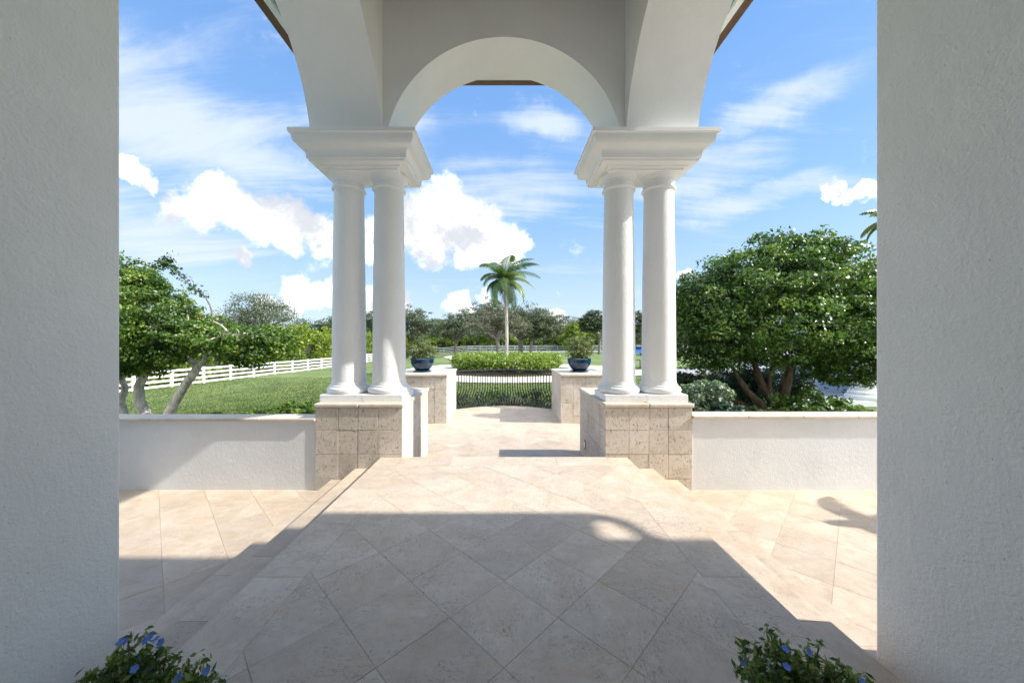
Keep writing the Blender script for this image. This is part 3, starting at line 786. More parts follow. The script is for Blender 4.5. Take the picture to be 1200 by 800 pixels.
def tree(name, base, label, lobes, nclump, nleaf, cr, leafsize, lm, bm_name, trunk_r, fork, limbs=7, trunks=None, cat='tree', group=None, shell=.72, twigs=60, up=.35, aspect=.5, flat=1., extra=None):
    base = Vector(base); t = thing(name, base, label=label, cat=cat, group=group)
    pts, tint, outv, cc = crown_points(lobes, nclump, nleaf, cr, shell, flat=flat)
    if extra is not None:
        pts = np.vstack([pts, extra[0]]); tint = np.concatenate([tint, extra[1]]); outv = np.vstack([outv, np.zeros_like(extra[0])])
    me = leafmesh('crown', pts-np.array(base), lm, leafsize, up, outv, tint, aspect)
    link('crown', me, t, base)
    bm = bmesh.new(); b0 = Vector((0, 0, -.15))
    F_ = Vector(fork)-base
    ends = []
    if trunks is None:
        branchy(bm, b0, F_, trunk_r*1.15, trunk_r*.75, 6, .05, 12); starts = [F_]
    else:
        starts = []
        for tr in trunks:
            pp = [Vector(p)-base for p in tr[0]]; rad = [q*(.66 if name == 'round_tree' else .74) for q in tr[1]]
            tube_bm(bm, pp, rad, 12, .05); starts.append(pp[-1])
    for k in range(limbs):
        l = lobes[k % len(lobes)]; s_ = starts[k % len(starts)]
        tgt = Vector(l[:3])-base+Vector((random.uniform(-.5, .5)*l[3], random.uniform(-.5, .5)*l[4], random.uniform(-.2, .5)*l[5]))
        if trunks is not None: s_ = min(starts, key=lambda q: math.hypot(q.x-tgt.x, (q.z-tgt.z)))
        if trunks is not None and (s_-tgt).length > 2.0: continue
        pp = branchy(bm, s_, tgt, trunk_r*.5, trunk_r*.12, 6, .12, 7); ends += pp[2:]
    for k in range(twigs):
        s_ = random.choice(ends); c_ = Vector(cc[random.randrange(len(cc))])-base
        cands = sorted((Vector(cc[random.randrange(len(cc))])-base for _ in range(30)), key=lambda q: (q-s_).length)
        branchy(bm, s_, cands[0], trunk_r*.13, trunk_r*.03, 4, .12, 5)
    link('trunk', bm_mesh(bm, 'trunk', bm_name, True), t, base)
    return t

# big round tree at the right, behind the garden wall
YT = 9.4
def L(px, py, Y, rx, ry, rz): p = at(px, py, Y); return (p.x, p.y, p.z, rx, ry, rz)
lob = [L(905, 366, YT, 2.25, 2.0, 1.38), L(850, 350, YT, 1.15, 1.3, 1.05), L(900, 322, YT, 1.3, 1.4, .95), L(965, 330, YT, 1.2, 1.4, 1.0), L(980, 400, YT, 1.35, 1.5, 1.05),
       L(835, 398, YT, 1.05, 1.2, .78), L(1020, 370, YT, 1.2, 1.4, 1.3), L(880, 404, YT, 1.3, 1.3, .52), L(935, 300, YT, .9, 1.0, .52), L(1000, 425, YT-.3, .8, .9, .55), L(808, 350, YT+.4, .5, .8, .6), L(1030, 410, YT, 1.0, 1.2, .8)]
rb = at(893, 490, YT); rb.z = gz(rb.x, rb.y)
def lp(px, py, dy=0): return at(px, py, YT+dy)
trk = [([rb+Vector((0, 0, -.2)), lp(888, 492), lp(872, 476), lp(850, 462, .1), lp(832, 452, .2), lp(815, 442, .3)], [.26, .2, .15, .12, .09, .06]),
       ([rb+Vector((.1, 0, -.2)), lp(905, 488), lp(906, 468), lp(893, 452), lp(888, 436), lp(880, 418)], [.30, .25, .22, .15, .12, .08]),
       ([rb+Vector((.2, .1, -.2)), lp(912, 482), lp(918, 462), lp(922, 448), lp(926, 432), lp(940, 410)], [.28, .24, .20, .17, .14, .09]),
       ([rb+Vector((.1, -.1, -.2)), lp(900, 484, -.1), lp(888, 470, -.15), lp(876, 458, -.2), lp(868, 446, -.2), lp(855, 425)], [.2, .17, .13, .1, .09, .06]),
       ([lp(903, 470), lp(902, 455, -.1), lp(901, 440, -.1), lp(908, 425)], [.1, .08, .07, .05])]
tree('round_tree', rb, 'large dense round crowned dark green tree behind the right garden wall', lob, 1800, 62, .27, .092, 'leaf_right', 'bark_brown', .24, rb, 12, trk, twigs=110, shell=.78, aspect=.55)

# leaning tree at the left with pale trunks
YL = 10.6
lob = [L(150, 372, YL, 1.5, 1.5, 1.35), L(122, 338, YL, 1.15, 1.4, 1.1), L(168, 428, YL+.3, .5, .6, .3), L(205, 418, YL-.2, .35, .5, .22), L(152, 335, YL, .55, 1.0, .55), L(198, 383, YL, 1.0, 1.3, .72), L(228, 391, YL, .8, 1.1, .55), L(270, 398, YL-.2, .75, .9, .5), L(305, 403, YL-.3, .72, .8, .5),
       L(130, 420, YL, .9, 1.1, .6), L(180, 412, YL, .9, 1.0, .5), L(325, 402, YL-.3, .4, .6, .42), L(60, 360, YL, 1.6, 1.6, 1.5), L(290, 420, YL-.3, .38, .5, .22), L(90, 420, YL, 1., 1., .7)]
lb = at(200, 492, YL); lb.z = gz(lb.x, lb.y)
def ll(px, py, dy=0): return at(px, py, YL+dy)
trk = [([ll(194, 503), ll(197, 486), ll(207, 467), ll(216, 452), ll(228, 436), ll(233, 428)], [.21, .185, .165, .155, .15, .13]),
       ([ll(233, 430), ll(242, 418), ll(256, 408), ll(272, 398)], [.10, .08, .065, .05]),
       ([ll(230, 432), ll(222, 420), ll(217, 412), ll(208, 395)], [.11, .08, .06, .05]),
       ([ll(180, 503, .5), ll(171, 486, .5), ll(163, 470, .5), ll(163, 452, .5), ll(170, 438, .5), ll(164, 420, .5)], [.24, .21, .19, .17, .15, .1]),
       ([ll(168, 440, .5), ll(180, 430, .4), ll(192, 424, .3), ll(206, 420, .2)], [.12, .09, .07, .05]),
       ([ll(164, 440, .5), ll(150, 425, .5), ll(140, 405, .5)], [.13, .1, .07]),
       ([ll(150, 500, .8), ll(141, 470, .9), ll(147, 455, 1), ll(138, 430, 1)], [.17, .14, .12, .1])]
# the long whip of leaves that stands clear above the crown
wh = []
wpts = [ll(240, 347), ll(228, 338), ll(213, 325), ll(204, 315), ll(196, 307), ll(188, 311), ll(178, 312)]
for a, b in zip(wpts, wpts[1:]):
    for k in range(60): wh.append(a.lerp(b, random.random())+Vector((random.gauss(0, .07), random.gauss(0, .1), random.gauss(0, .065))))
for k in range(170): wh.append(ll(195+random.gauss(0, 5), 307+random.gauss(0, 4)))
wh = np.array([tuple(v) for v in wh])
lt = tree('leaning_tree', lb, 'bushy bright green tree with pale leaning trunks behind the left garden wall', lob, 1400, 62, .28, .095, 'leaf_left', 'bark_pale', .20, lb, 13, trk, twigs=110, shell=.72, aspect=.55, extra=(wh, RNG.uniform(0, .5, len(wh))))
bm = bmesh.new(); tube_bm(bm, [p-lb for p in [ll(250, 372), ll(246, 358)]+wpts], [.03, .025, .02, .018, .015, .012, .010, .008, .006], 5)
link('whip_branch', bm_mesh(bm, 'whip_branch', 'bark_grey', True), lt, lb)

# oaks and other trees beyond the fences
def bgtree(px, top, w_, Y, lm, label, trunk_px=None, airy=1.0, seed=0, bottom=None, lobes=None, barkm='bark_grey', kind='oak_tree', n=260, nl=34):
    random.seed(seed+100)
    X = (px-VX)/F*Y; g = gz(X, Y); zt = H+(VY-top)/F*Y; rw = w_/F*Y/2
    zb = H+(VY-(bottom or 396))/F*Y
    hh = zt-zb; lobes = []
    for k in range(9):
        a = random.uniform(-.62, .62); h_ = random.uniform(.35, .72)*(1-.45*abs(a))
        lobes.append((X+a*rw, Y+random.uniform(-.4, .4)*rw, zb+hh*h_, rw*random.uniform(.34, .52), rw*random.uniform(.34, .5), hh*random.uniform(.22, .34)))
    lobes.append((X, Y, zt-hh*.28, rw*.5, rw*.5, hh*.28))
    tx = (trunk_px-VX)/F*Y if trunk_px else X
    tr = max(.22, rw*.07)
    tree(kind, (tx, Y, g), label, lobes, n, nl, rw*.17*airy, .30*Y/70, lm, barkm, tr, (tx+random.uniform(-.3, .3), Y, g+(zb-g)*.75+.6), 9, None, group='trees beyond the lawn', shell=.6, twigs=60, aspect=.6, flat=.8)
BG = [
 (303, 345, 118, 60, 'leaf_oak', 'broad airy grey green oak above the left hedge', 300, 1.1, 392),
 (250, 372, 70, 66, 'leaf_dark', 'dark leafy tree peeking between the leaning tree and the broad airy oak', None, 1., 400),
 (390, 372, 75, 75, 'leaf_dark', 'dark tree behind the outer left column', None, 1., 400),
 (432, 364, 50, 84, 'leaf_dark', 'dark tree seen in the narrow gap between the left columns', None, 1., 402),
 (482, 358, 62, 80, 'leaf_oak', 'grey green oak just right of the left columns, behind the left pot', 480, 1., 398),
 (512, 372, 60, 92, 'leaf_dark', 'low dark tree between the left pot and the spreading oak', None, 1., 402),
 (537, 360, 62, 72, 'leaf_oak', 'spreading oak with a dark forked trunk left of the palm', 534, 1., 400),
 (572, 347, 58, 88, 'leaf_dark', 'tall dark tree with wispy top behind the left side of the palm', 575, 1.2, 400),
 (582, 352, 76, 58, 'leaf_grey', 'pale grey oak directly behind the palm trunk, trunk touching it on the left', 584, 1., 398),
 (620, 352, 72, 66, 'leaf_oak', 'grey green oak right behind the palm with a slim dark trunk', 597+13, 1., 398),
 (634, 362, 56, 64, 'leaf_oak', 'smaller oak with leaning pale trunk right of the palm', 622, 1., 400),
 (664, 368, 62, 90, 'leaf_grey', 'rounded pale bare looking tree left of the right pot', None, 1., 402),
 (672, 376, 40, 80, 'leaf_yellow', 'yellow green bushy tree behind the right pot', None, 1., 406),
 (697, 363, 40, 62, 'leaf_dark', 'dark tree with a black trunk beside the inner right column', 702, 1.1, 396),
 (744, 362, 44, 70, 'leaf_dark', 'dark tree seen in the gap between the right columns', None, 1., 404),
 (800, 360, 60, 60, 'leaf_dark', 'dark tree behind the left edge of the big round tree', None, 1., 400),
]
for i, (px, top, w_, Y, lm, lab, tp, airy, bot) in enumerate(BG):
    bgtree(px, top, w_, Y, lm, lab, tp, airy, i, bot, n=330 if Y < 70 else 260)
random.seed(99)
# far wood closing the horizon
lobes = []
for x in np.arange(-190, 200, 7.5):
    Yw = 128+random.uniform(-12, 16)+abs(x)*.05; h_ = random.uniform(6.5, 10.5)
    lobes.append((x, Yw, gz(x, Yw)+h_*.5, random.uniform(4.5, 7), 5, h_*.52))
pts, tint, outv, cc = crown_points(lobes, 3600, 24, 1.5, .6)
link('far_wood', leafmesh('far_wood', pts, 'leaf_dark', .8, .3, outv, tint, .6), label='dark far off wood closing the horizon behind all the trees', kind='stuff')
tag(bpy.data.objects['far_wood'], cat='wood')

# hedges
def hedge(name, label, path, hh, ww, m, n, ls, wob=.35, spire=0.):
    P_ = []; T_ = []; O_ = []
    path = [Vector(p) for p in path]; seg = [(b-a).length for a, b in zip(path, path[1:])]; tot = sum(seg)
    cum_ = np.cumsum([0]+seg)
    nc = int(n*1.3)//26
    s = RNG.uniform(0, tot, nc); k = np.clip(np.searchsorted(cum_, s)-1, 0, len(seg)-1)
    A = np.array([tuple(path[i]) for i in k]); B = np.array([tuple(path[i+1]) for i in k]); t = ((s-cum_[k])/np.array(seg)[k])[:, None]
    C = A+(B-A)*t; dirv = (B-A)/np.linalg.norm(B-A, axis=1)[:, None]; nn = np.stack([-dirv[:, 1], dirv[:, 0]], 1)
    hn = np.array([hh*(1+wob*(mnoise.noise(Vector((float(q)*.55, 1.3, 0)))+.5*mnoise.noise(Vector((float(q)*1.7, 7, 0))))) for q in s])
    f = RNG.uniform(0, 1, nc); side = RNG.uniform(-1, 1, nc)
    onT = RNG.uniform(0, 1, nc) < .35; f[onT] = RNG.uniform(.85, 1.05, onT.sum()); sd_ = np.where(onT, side, np.sign(side)*RNG.uniform(.7, 1, nc))
    z = f*hn
    gzv = np.array([gz(float(x), float(y)) for x, y in C])
    cc_ = np.stack([C[:, 0]+nn[:, 0]*sd_*ww/2, C[:, 1]+nn[:, 1]*sd_*ww/2, gzv+z], 1)
    e = RNG.normal(size=(nc, 26, 3)); e /= np.linalg.norm(e, axis=2)[:, :, None]; rr = RNG.uniform(0, 1, (nc, 26, 1))**.45
    pts = cc_[:, None, :]+e*rr*np.array([ww*.22, ww*.22, ww*.22])*RNG.uniform(.6, 1.3, (nc, 1, 1))
    tint = (RNG.uniform(.1, .9, nc)[:, None]*.55+RNG.uniform(0, .5, (nc, 26))).ravel()
    pts = pts.reshape(-1, 3); base = Vector((path[0].x, path[0].y, gz(path[0].x, path[0].y)))
    t_ = thing(name, base, label=label, cat='hedge')
    link('foliage', leafmesh('foliage', pts-np.array(base), m, ls, .3, None, tint, .5), t_, base)
    # dark woody core so that the hedge is not see-through
    bm = bmesh.new(); q = []
    for p in path: q.append(Vector((p.x, p.y, gz(p.x, p.y)+hh*.36))-base)
    for a, b in zip(q, q[1:]):
        d = (b-a).normalized(); nv = Vector((-d.y, d.x, 0))*ww*.16; up_ = Vector((0, 0, hh*.36))
        v = [bm.verts.new(p) for p in (a-nv-up_, a+nv-up_, a+nv+up_, a-nv+up_, b-nv-up_, b+nv-up_, b+nv+up_, b-nv+up_)]
        for ff in ((0, 1, 2, 3), (4, 5, 6, 7), (0, 1, 5, 4), (1, 2, 6, 5), (2, 3, 7, 6), (3, 0, 4, 7)): bm.faces.new([v[i] for i in ff])
    link('stems', bm_mesh(bm, 'stems', 'hedge_core'), t_, base)
    return t_
hedge('hedge', 'tall yellow green hedge running behind the left white rail fence', [(-29, 12), (-25.5, 20), (-24.0, 32), (-23.2, 45), (-22.6, 60), (-22.2, 84)], 3.7, 2.3, 'leaf_yellow', 46000, .34)
hedge('hedge', 'long dark green hedge behind the far shade grey fence', [(-21, 88), (0, 88.5), (20, 88), (45, 88), (80, 87)], 3.6, 2.6, 'leaf_hedge', 26000, .5)
# round clipped bed
BR = 4.25
pts = []; tint = []
for k in range(1900):
    a = random.uniform(0, 2*math.pi); rr = BR*math.sqrt(random.random()); onside = random.random() < .45
    if onside: rr = BR*random.uniform(.92, 1.03); z = random.uniform(.42, 1.1)
    else: z = 1.10+.14*mnoise.noise(Vector((rr*math.cos(a)*.9, rr*math.sin(a)*.9, 0)))+random.uniform(-.1, .16)
    c = Vector((BC[0]+rr*math.cos(a), BC[1]+rr*math.sin(a)*1.0, z)); tb = random.uniform(.25, .9)
    for q in range(16):
        pts.append((c.x+random.gauss(0, .16), c.y+random.gauss(0, .16), c.z+random.gauss(0, .12))); tint.append(tb*.6+random.uniform(0, .42))
gb = gz(*BC); base = Vector((BC[0], BC[1], gb))
bed = thing('round_hedge', base, label='low round bright green hedge bed encircling the tall palm', cat='hedge')
pts = np.array(pts); pts[:, 2] += gb
link('foliage', leafmesh('foliage', pts-np.array(base), 'leaf_hedge', .17, .5, None, np.array(tint), .6), bed, base)
bm = bmesh.new(); lathe_bm(bm, [(BR*.90, 0), (BR*.92, .72), (BR*.8, .95), (.1, 1.0)], 48); link('stems', bm_mesh(bm, 'stems', 'hedge_core'), bed, base)  # dark core left bare below the leaves stands in for shade
bm = bmesh.new(); lathe_bm(bm, [(BR+.75, -.1), (BR+.75, .045), (.1, .05)], 64); link('mulch', bm_mesh(bm, 'mulch', 'mulch'), bed, base)

# ------------------------------------------------------------------ palm
def palm(base, top, label, nf, Lf, tr=.2, seed=3, lean=Vector((0, 0, 0)), leafw=.035, m='leaf_palm', arcs=None):
    random.seed(seed); base = Vector(base); top = Vector(top); t = thing('palm_tree', base, label=label, cat='palm tree')
    bm = bmesh.new(); pts = []; rad = []
    n = 26; rel = top-base
    for k in range(n+1):
        f = k/n; pts.append(rel*f+Vector((.12*math.sin(f*3), 0, -.1 if k == 0 else 0))); r = tr*(1.25-.45*f) if f < .9 else tr*(.85+3*(f-.9)); rad.append(r*(1+.06*(k % 2)))
    tube_bm(bm, pts, rad, 14); link('trunk', bm_mesh(bm, 'trunk', 'bark_palm', True), t, base)
    bm = bmesh.new(); lathe_bm(bm, [(tr*1.1, -.55), (tr*1.9, -.2), (tr*1.8, .15), (tr*.8, .5)], 14); link('crown_shaft', bm_mesh(bm, 'crown_shaft', 'bark_brown', True), t, top)
    for k in range(nf):
        if arcs: az, el, ln = arcs[k]
        else: az = k*2.39996+random.uniform(-.2, .2); el = 1.35-1.75*(k/nf)+random.uniform(-.12, .12); ln = Lf*random.uniform(.85, 1.08)
        d = Vector((math.cos(az), math.sin(az), 0)); p = Vector((0, 0, .15)); ang = el; pts = [p.copy()]; ns = 16
        for q in range(ns):
            st_ = ln/ns; ang -= (.075+.075*q/ns) if el > .8 else (.10+.04*q/ns); p = p+(d*math.cos(ang)+Vector((0, 0, math.sin(ang))))*st_+lean*st_*(q/ns); pts.append(p.copy())
        bm = bmesh.new(); tube_bm(bm, pts, [tr*.16*(1-.9*i/ns)+.008 for i in range(ns+1)], 5)
        sidev = d.cross(Vector((0, 0, 1)))
        V = [];
        col = []
        for q in range(1, ns):
            for s in (-1, 1):
                for h2 in (0, .5):
                    a = pts[q].lerp(pts[q+1], h2); dr = (pts[q+1]-pts[q]).normalized(); upv = sidev.cross(dr).normalized()
                    f = q/ns; ll_ = ln*.27*math.sin(math.pi*min(1, .22+f*.80))**.7*random.uniform(.85, 1.1)
                    dd = (sidev*s*.75+dr*.55-upv*.05*0+Vector((0, 0, -.30))+lean*.5).normalized()
                    wv_ = dr*leafw*1.4; m1 = a+dd*ll_*.5+Vector((0, 0, .02)); e1 = a+dd*ll_+Vector((0, 0, -.16*ll_))
                    vs = [bm.verts.new(v) for v in (a-wv_*.6, a+wv_*.6, m1+wv_, e1, m1-wv_)]
                    bm.faces.new(vs)
        me = bm_mesh(bm, 'frond', m)
        ca = me.color_attributes.new('tint', 'FLOAT_COLOR', 'POINT'); b_ = random.uniform(.15, .85)
        arr = np.ones((len(me.vertices), 4)); arr[:, :3] = (b_+RNG.uniform(-.2, .2, len(me.vertices)))[:, None]; ca.data.foreach_set('color', arr.ravel())
        link('frond', me, t, top)
YP = 28.5
pb = at(593, 417, YP); pb.z = gz(pb.x, pb.y)
arcs = []
random.seed(5)
for k in range(26):
    az = k*2.39996; el = 1.50-1.95*(k/26)
    arcs.append((az, el, 2.95*random.uniform(.85, 1.1)))
palm(pb, at(591, 330, YP), 'tall single palm with wind blown fronds standing in the round hedge', 26, 2.9, .125, 4, Vector((.30, 0, .05)), .03, arcs=arcs)
pt = at(1054, 262, 16); palm((pt.x, pt.y, gz(pt.x, pt.y)), pt, 'tall palm at the right edge, only frond tips showing beside the house wall', 16, 1.7, .15, 8, leafw=.04, m='leaf_palm')
pt = at(1022, 330, 15); palm((pt.x, pt.y, gz(pt.x, pt.y)), pt, 'short dark palm rising behind the right side of the big round tree', 18, 1.7, .16, 9, leafw=.05, m='leaf_palm')
pt = Vector((8.05, 3.12, 2.85)); palm((8.05, 3.12, ZS+.0), pt, 'small palm hidden beyond the right house wall, casting frond shadows on the terrace', 5, 1.0, .07, 12, leafw=.022, arcs=[(3.14, .05, 1.15), (3.5, -.1, .95), (.3, .6, .9), (5.2, .7, .8), (1.6, .8, .8)])
random.seed(21)

# ------------------------------------------------------------------ shrubs
def shrub(c, r, m, label, n=60, nl=40, ls=.08, group=None, name='shrub'):
    c = Vector(c); g = gz(c.x, c.y); base = Vector((c.x, c.y, min(g, c.z-r[2])))
    t = thing(name, base, label=label, cat='shrub', group=group)
    pts, tint, outv, cc = crown_points([(c.x, c.y, c.z, *r)], n, nl, min(r)*.42, .6)
    link('foliage', leafmesh('foliage', pts-np.array(base), m, ls, .35, outv, tint, .55), t, base)
    bm = bmesh.new()
    for k in range(7):
        e = Vector(cc[random.randrange(len(cc))])-base; branchy(bm, (random.uniform(-.08, .08), random.uniform(-.08, .08), -.05), e*.85, .03, .01, 4, .1, 5)
    link('stems', bm_mesh(bm, 'stems', 'bark_brown'), t, base)
    return t
SH = [
 (828, 461, 7.2, (.42, .42, .26), 'leaf_silver', 'pale leaved shrub right beside the outer right column'),
 (840, 489, 6.6, (.65, .5, .26), 'leaf_blue', 'low shrub hugging the right wall left of the tree trunk'),
 (865, 447, 10.8, (.85, .7, .48), 'leaf_dark', 'dark mounded shrub behind the leaning limb of the round tree'),
 (842, 452, 12.5, (.8, .7, .5), 'leaf_dark', 'small rounded dark shrub at the edge of the drive'),
 (888, 491, 7.6, (.5, .45, .22), 'leaf_dark', 'low shrub at the foot of the round tree'),
 (945, 474, 8.3, (.70, .6, .30), 'leaf_right', 'green shrub right of the round tree trunk'),
 (975, 484, 7.2, (.75, .5, .24), 'leaf_right', 'wide low shrub before the white column at the right edge'),
 (905, 440, 13.5, (.6, .6, .55), 'leaf_blue', 'shrub framed between the forks of the round tree'),
 (932, 451, 11.5, (.62, .6, .50), 'leaf_dark', 'rounded dark shrub just right of the round tree trunk'),
 (872, 452, 10.2, (.7, .5, .46), 'leaf_blue', 'dark bluish shrub behind the trunks of the round tree'),
 (806, 449, 9.8, (.5, .5, .30), 'leaf_dark', 'dark shrub behind the pale leaved one near the outer right column'),
 (795, 478, 6.1, (.4, .4, .26), 'leaf_dark', 'dark low shrub against the right pedestal'),
 (345, 482, 9.6, (.62, .5, .26), 'leaf_left', 'leafy low shrub behind the left wall beside the pedestal'),
 (300, 488, 10.0, (.7, .4, .16), 'leaf_left', 'flat reddish tipped shrub behind the left wall'),
 (250, 490, 10.4, (.6, .4, .14), 'leaf_left', 'creeping shrub behind the left wall near the pale trunk'),
]
for i, (px, py, Y, r, m, lab) in enumerate(SH): shrub(at(px, py, Y), r, m, lab, 70, 44, .085)
# plants below the railing
for i, (x, lab) in enumerate(((-1.3, 'dark shrub below the railing at its left end'), (-.55, 'reddish low shrub below the railing left of centre'), (.1, 'low shrub below the middle of the railing'), (1.05, 'dark dense shrub below the right end of the railing'))):
    shrub((x, 11.6+.3*math.sin(i*3), -.64), (.62, .5, .44), ('leaf_dark', 'leaf_right', 'leaf_dark', 'leaf_dark')[i], lab, 70, 40, .075)

# ------------------------------------------------------------------ potted shrubs on the pillars
for s, px, lab, seed in ((-1, 496.5, 'left blue glazed pot with a loose grey green shrub on the pillar', 1), (1, 677.5, 'right blue glazed pot with a round clipped pale shrub on the pillar', 2)):
    random.seed(seed); X = (px-VX)/F*8.75; b = Vector((X, 8.62, .705))
    t = thing('potted_shrub', b, label=lab, cat='potted plant')
    link('saucer', lathe([(.17, 0), (.215, .012), (.22, .035), (.16, .036)], 'blue_glaze', 40), t, b)
    link('pot', lathe([(.15, .037), (.19, .07), (.255, .16), (.282, .25), (.285, .30), (.295, .32), (.285, .335), (.262, .33), (.25, .30), (.1, .29)], 'blue_glaze', 44), t, b)
    link('soil', lathe([(.25, .27), (.252, .305), (.02, .315)], 'soil', 32), t, b)
    if s < 0: lbs = [(X-.05, 8.62, 1.26, .27, .27, .23), (X-.24, 8.62, 1.16, .2, .22, .2), (X+.15, 8.6, 1.15, .26, .24, .2), (X, 8.62, 1.42, .2, .2, .16)]
    else: lbs = [(X, 8.62, 1.27, .29, .29, .26), (X+.05, 8.62, 1.22, .31, .3, .25), (X-.15, 8.6, 1.42, .16, .18, .14), (X+.15, 8.6, 1.42, .18, .18, .15)]
    pts, tint, outv, cc = crown_points(lbs, 150, 34, .085, .6)
    link('foliage', leafmesh('foliage', pts-np.array(b), 'leaf_pot', .042, .3, outv, tint, .45), t, b)
    bm = bmesh.new()
    for k in range(12): branchy(bm, (random.uniform(-.05, .05), random.uniform(-.05, .05), .29), Vector(cc[random.randrange(len(cc))])-b, .012, .004, 4, .1, 5)
    link('stems', bm_mesh(bm, 'stems', 'bark_brown'), t, b)

# ------------------------------------------------------------------ blue flowered plants close to the camera
def petal_mesh():
    bm = bmesh.new()
    for k in range(5):
        a = 2*math.pi*k/5; d = Vector((math.cos(a), math.sin(a), 0)); e = Vector((-d.y, d.x, 0))
        v = [bm.verts.new(p) for p in (Vector((0, 0, 0)), d*.007-e*.006+Vector((0, 0, .002)), d*.0125-e*.004+Vector((0, 0, .004)), d*.0125+e*.004+Vector((0, 0, .004)), d*.007+e*.006+Vector((0, 0, .002)))]
        bm.faces.new(v)
    return bm_mesh(bm, 'flower', 'petal_blue')
PM = petal_mesh()
for s, Y, lobes_px, fl_px, lab in (
   (-1, 1.22, [(150, 775, .085), (178, 790, .1), (215, 800, .1), (120, 805, .1), (160, 830, .14), (230, 830, .1)], [(176, 746), (183, 749), (171, 750), (189, 752), (148, 751), (141, 752), (158, 783), (212, 790), (242, 786), (208, 797)], 'blue flowered leafy plant at the foot of the left wall'),
   (1, 1.22, [(915, 775, .085), (950, 785, .09), (890, 785, .07), (985, 800, .09), (930, 815, .14), (1000, 815, .1), (880, 815, .08)], [(922, 781), (920, 760), (947, 763), (870, 775), (1010, 798)], 'blue flowered leafy plant at the foot of the right wall')):
    random.seed(31+s)
    lb2 = [(*at(px, py+9, Y), r*.9, r*.9, r*.7) for px, py, r in lobes_px]
    cx = sum(l[0] for l in lb2)/len(lb2); b = Vector((cx, Y, 0))
    t = thing('flowering_plant', b, label=lab, cat='plant')
    link('pot', lathe([(.08, 0), (.11, .02), (.125, .09), (.13, .11), (.115, .11), (.11, .09), (.02, .085)], 'bark_palm', 32), t, b)
    pts, tint, outv, cc = crown_points(lb2, 200, 13, .034, .5)
    # upright sprigs
    bm = bmesh.new(); ex = []; et = []
    sprig = [(137, 768), (150, 750), (172, 746), (195, 765), (218, 782), (232, 778), (110, 790), (95, 796), (128, 780)] if s < 0 else [(871, 755), (902, 740), (888, 765), (918, 755), (960, 757), (948, 770), (978, 783), (1012, 795), (990, 785), (932, 765)]
    for (px, py) in sprig:
        e = at(px, py, Y+random.uniform(-.06, .06)); a = Vector((cx+(e.x-cx)*.55, Y, e.z-.24))
        pp = branchy(bm, a-b, e-b, .004, .002, 5, .08, 5)
        for q in pp[1:]:
            for k in range(16): ex.append(tuple(q+b+Vector((random.gauss(0, .012), random.gauss(0, .012), random.gauss(0, .012))))); et.append(random.uniform(.3, 1))
    for k in range(26): branchy(bm, (random.uniform(-.05, .05), random.uniform(-.05, .05), .1), Vector(cc[random.randrange(len(cc))])-b, .004, .002, 4, .1, 5)
    link('stems', bm_mesh(bm, 'stems', 'bark_brown'), t, b)
    pts = np.vstack([pts, np.array(ex)]); tint = np.concatenate([tint, np.array(et)]); outv = np.vstack([outv, np.zeros((len(ex), 3))])
    link('foliage', leafmesh('foliage', pts-np.array(b), 'leaf_fg', .029, .4, outv, tint, .42), t, b)
    for (px, py) in fl_px:
        p = at(px, py, Y-.05); o = link('flower', PM, t, p); o.rotation_euler = (R(random.uniform(25, 60)), R(random.uniform(-20, 20)), random.uniform(-.5, .5)); o.scale = (.95, .95, .95)

# ------------------------------------------------------------------ fences
def fence(label, path, sp, hh, nr, per_span=True, fm='fence_white'):
    path = [Vector(p) for p in path]; P_ = []
    for a, b in zip(path, path[1:]):
        n = max(1, round((b-a).length/sp)); P_ += [a.lerp(b, k/n) for k in range(n)]
    P_.append(path[-1]); W_ = [Vector((p.x, p.y, gz(p.x, p.y))) for p in P_]
    t = thing('white_fence', W_[0], label=label, cat='fence')
    pm = None
    for w_ in W_:
        o = link('post', box_mesh(.14, .14, hh+.10, fm, .012), t, w_+Vector((0, 0, -.02)))
    for k in range(nr):
        z = .12+(hh-.16)*k/(nr-1)
        if per_span:
            for a, b in zip(W_, W_[1:]):
                d = b-a; L_ = math.hypot(d.x, d.y); me = box_mesh(round(L_-.14, 3), .045, .14, fm, .006)
                o = link('rail', me, t, (a+b)/2+Vector((0, 0, z-.07)), rotz=math.atan2(d.y, d.x)); o.rotation_euler[1] = -math.atan2(d.z, L_)
        else:
            bm = bmesh.new(); tube_bm(bm, [w_-W_[0]+Vector((0, 0, z)) for w_ in W_], .075, 4); link('rail', bm_mesh(bm, 'rail', fm), t, W_[0])
    return t
fence('white four rail fence running along the left side of the lawn', [(-25.6, 12.5), (-22.6, 21.5), (-21.3, 30), (-20.3, 42), (-19.8, 56), (-19.6, 80)], 2.44, 1.12, 4)
fence('distant fence, tree shade painted in grey, across the far end of the lawn', [(-19.4, 81), (0, 82), (25, 82), (50, 81.5), (90, 81)], 2.6, 1.30, 4, False, 'fence_shade_grey')

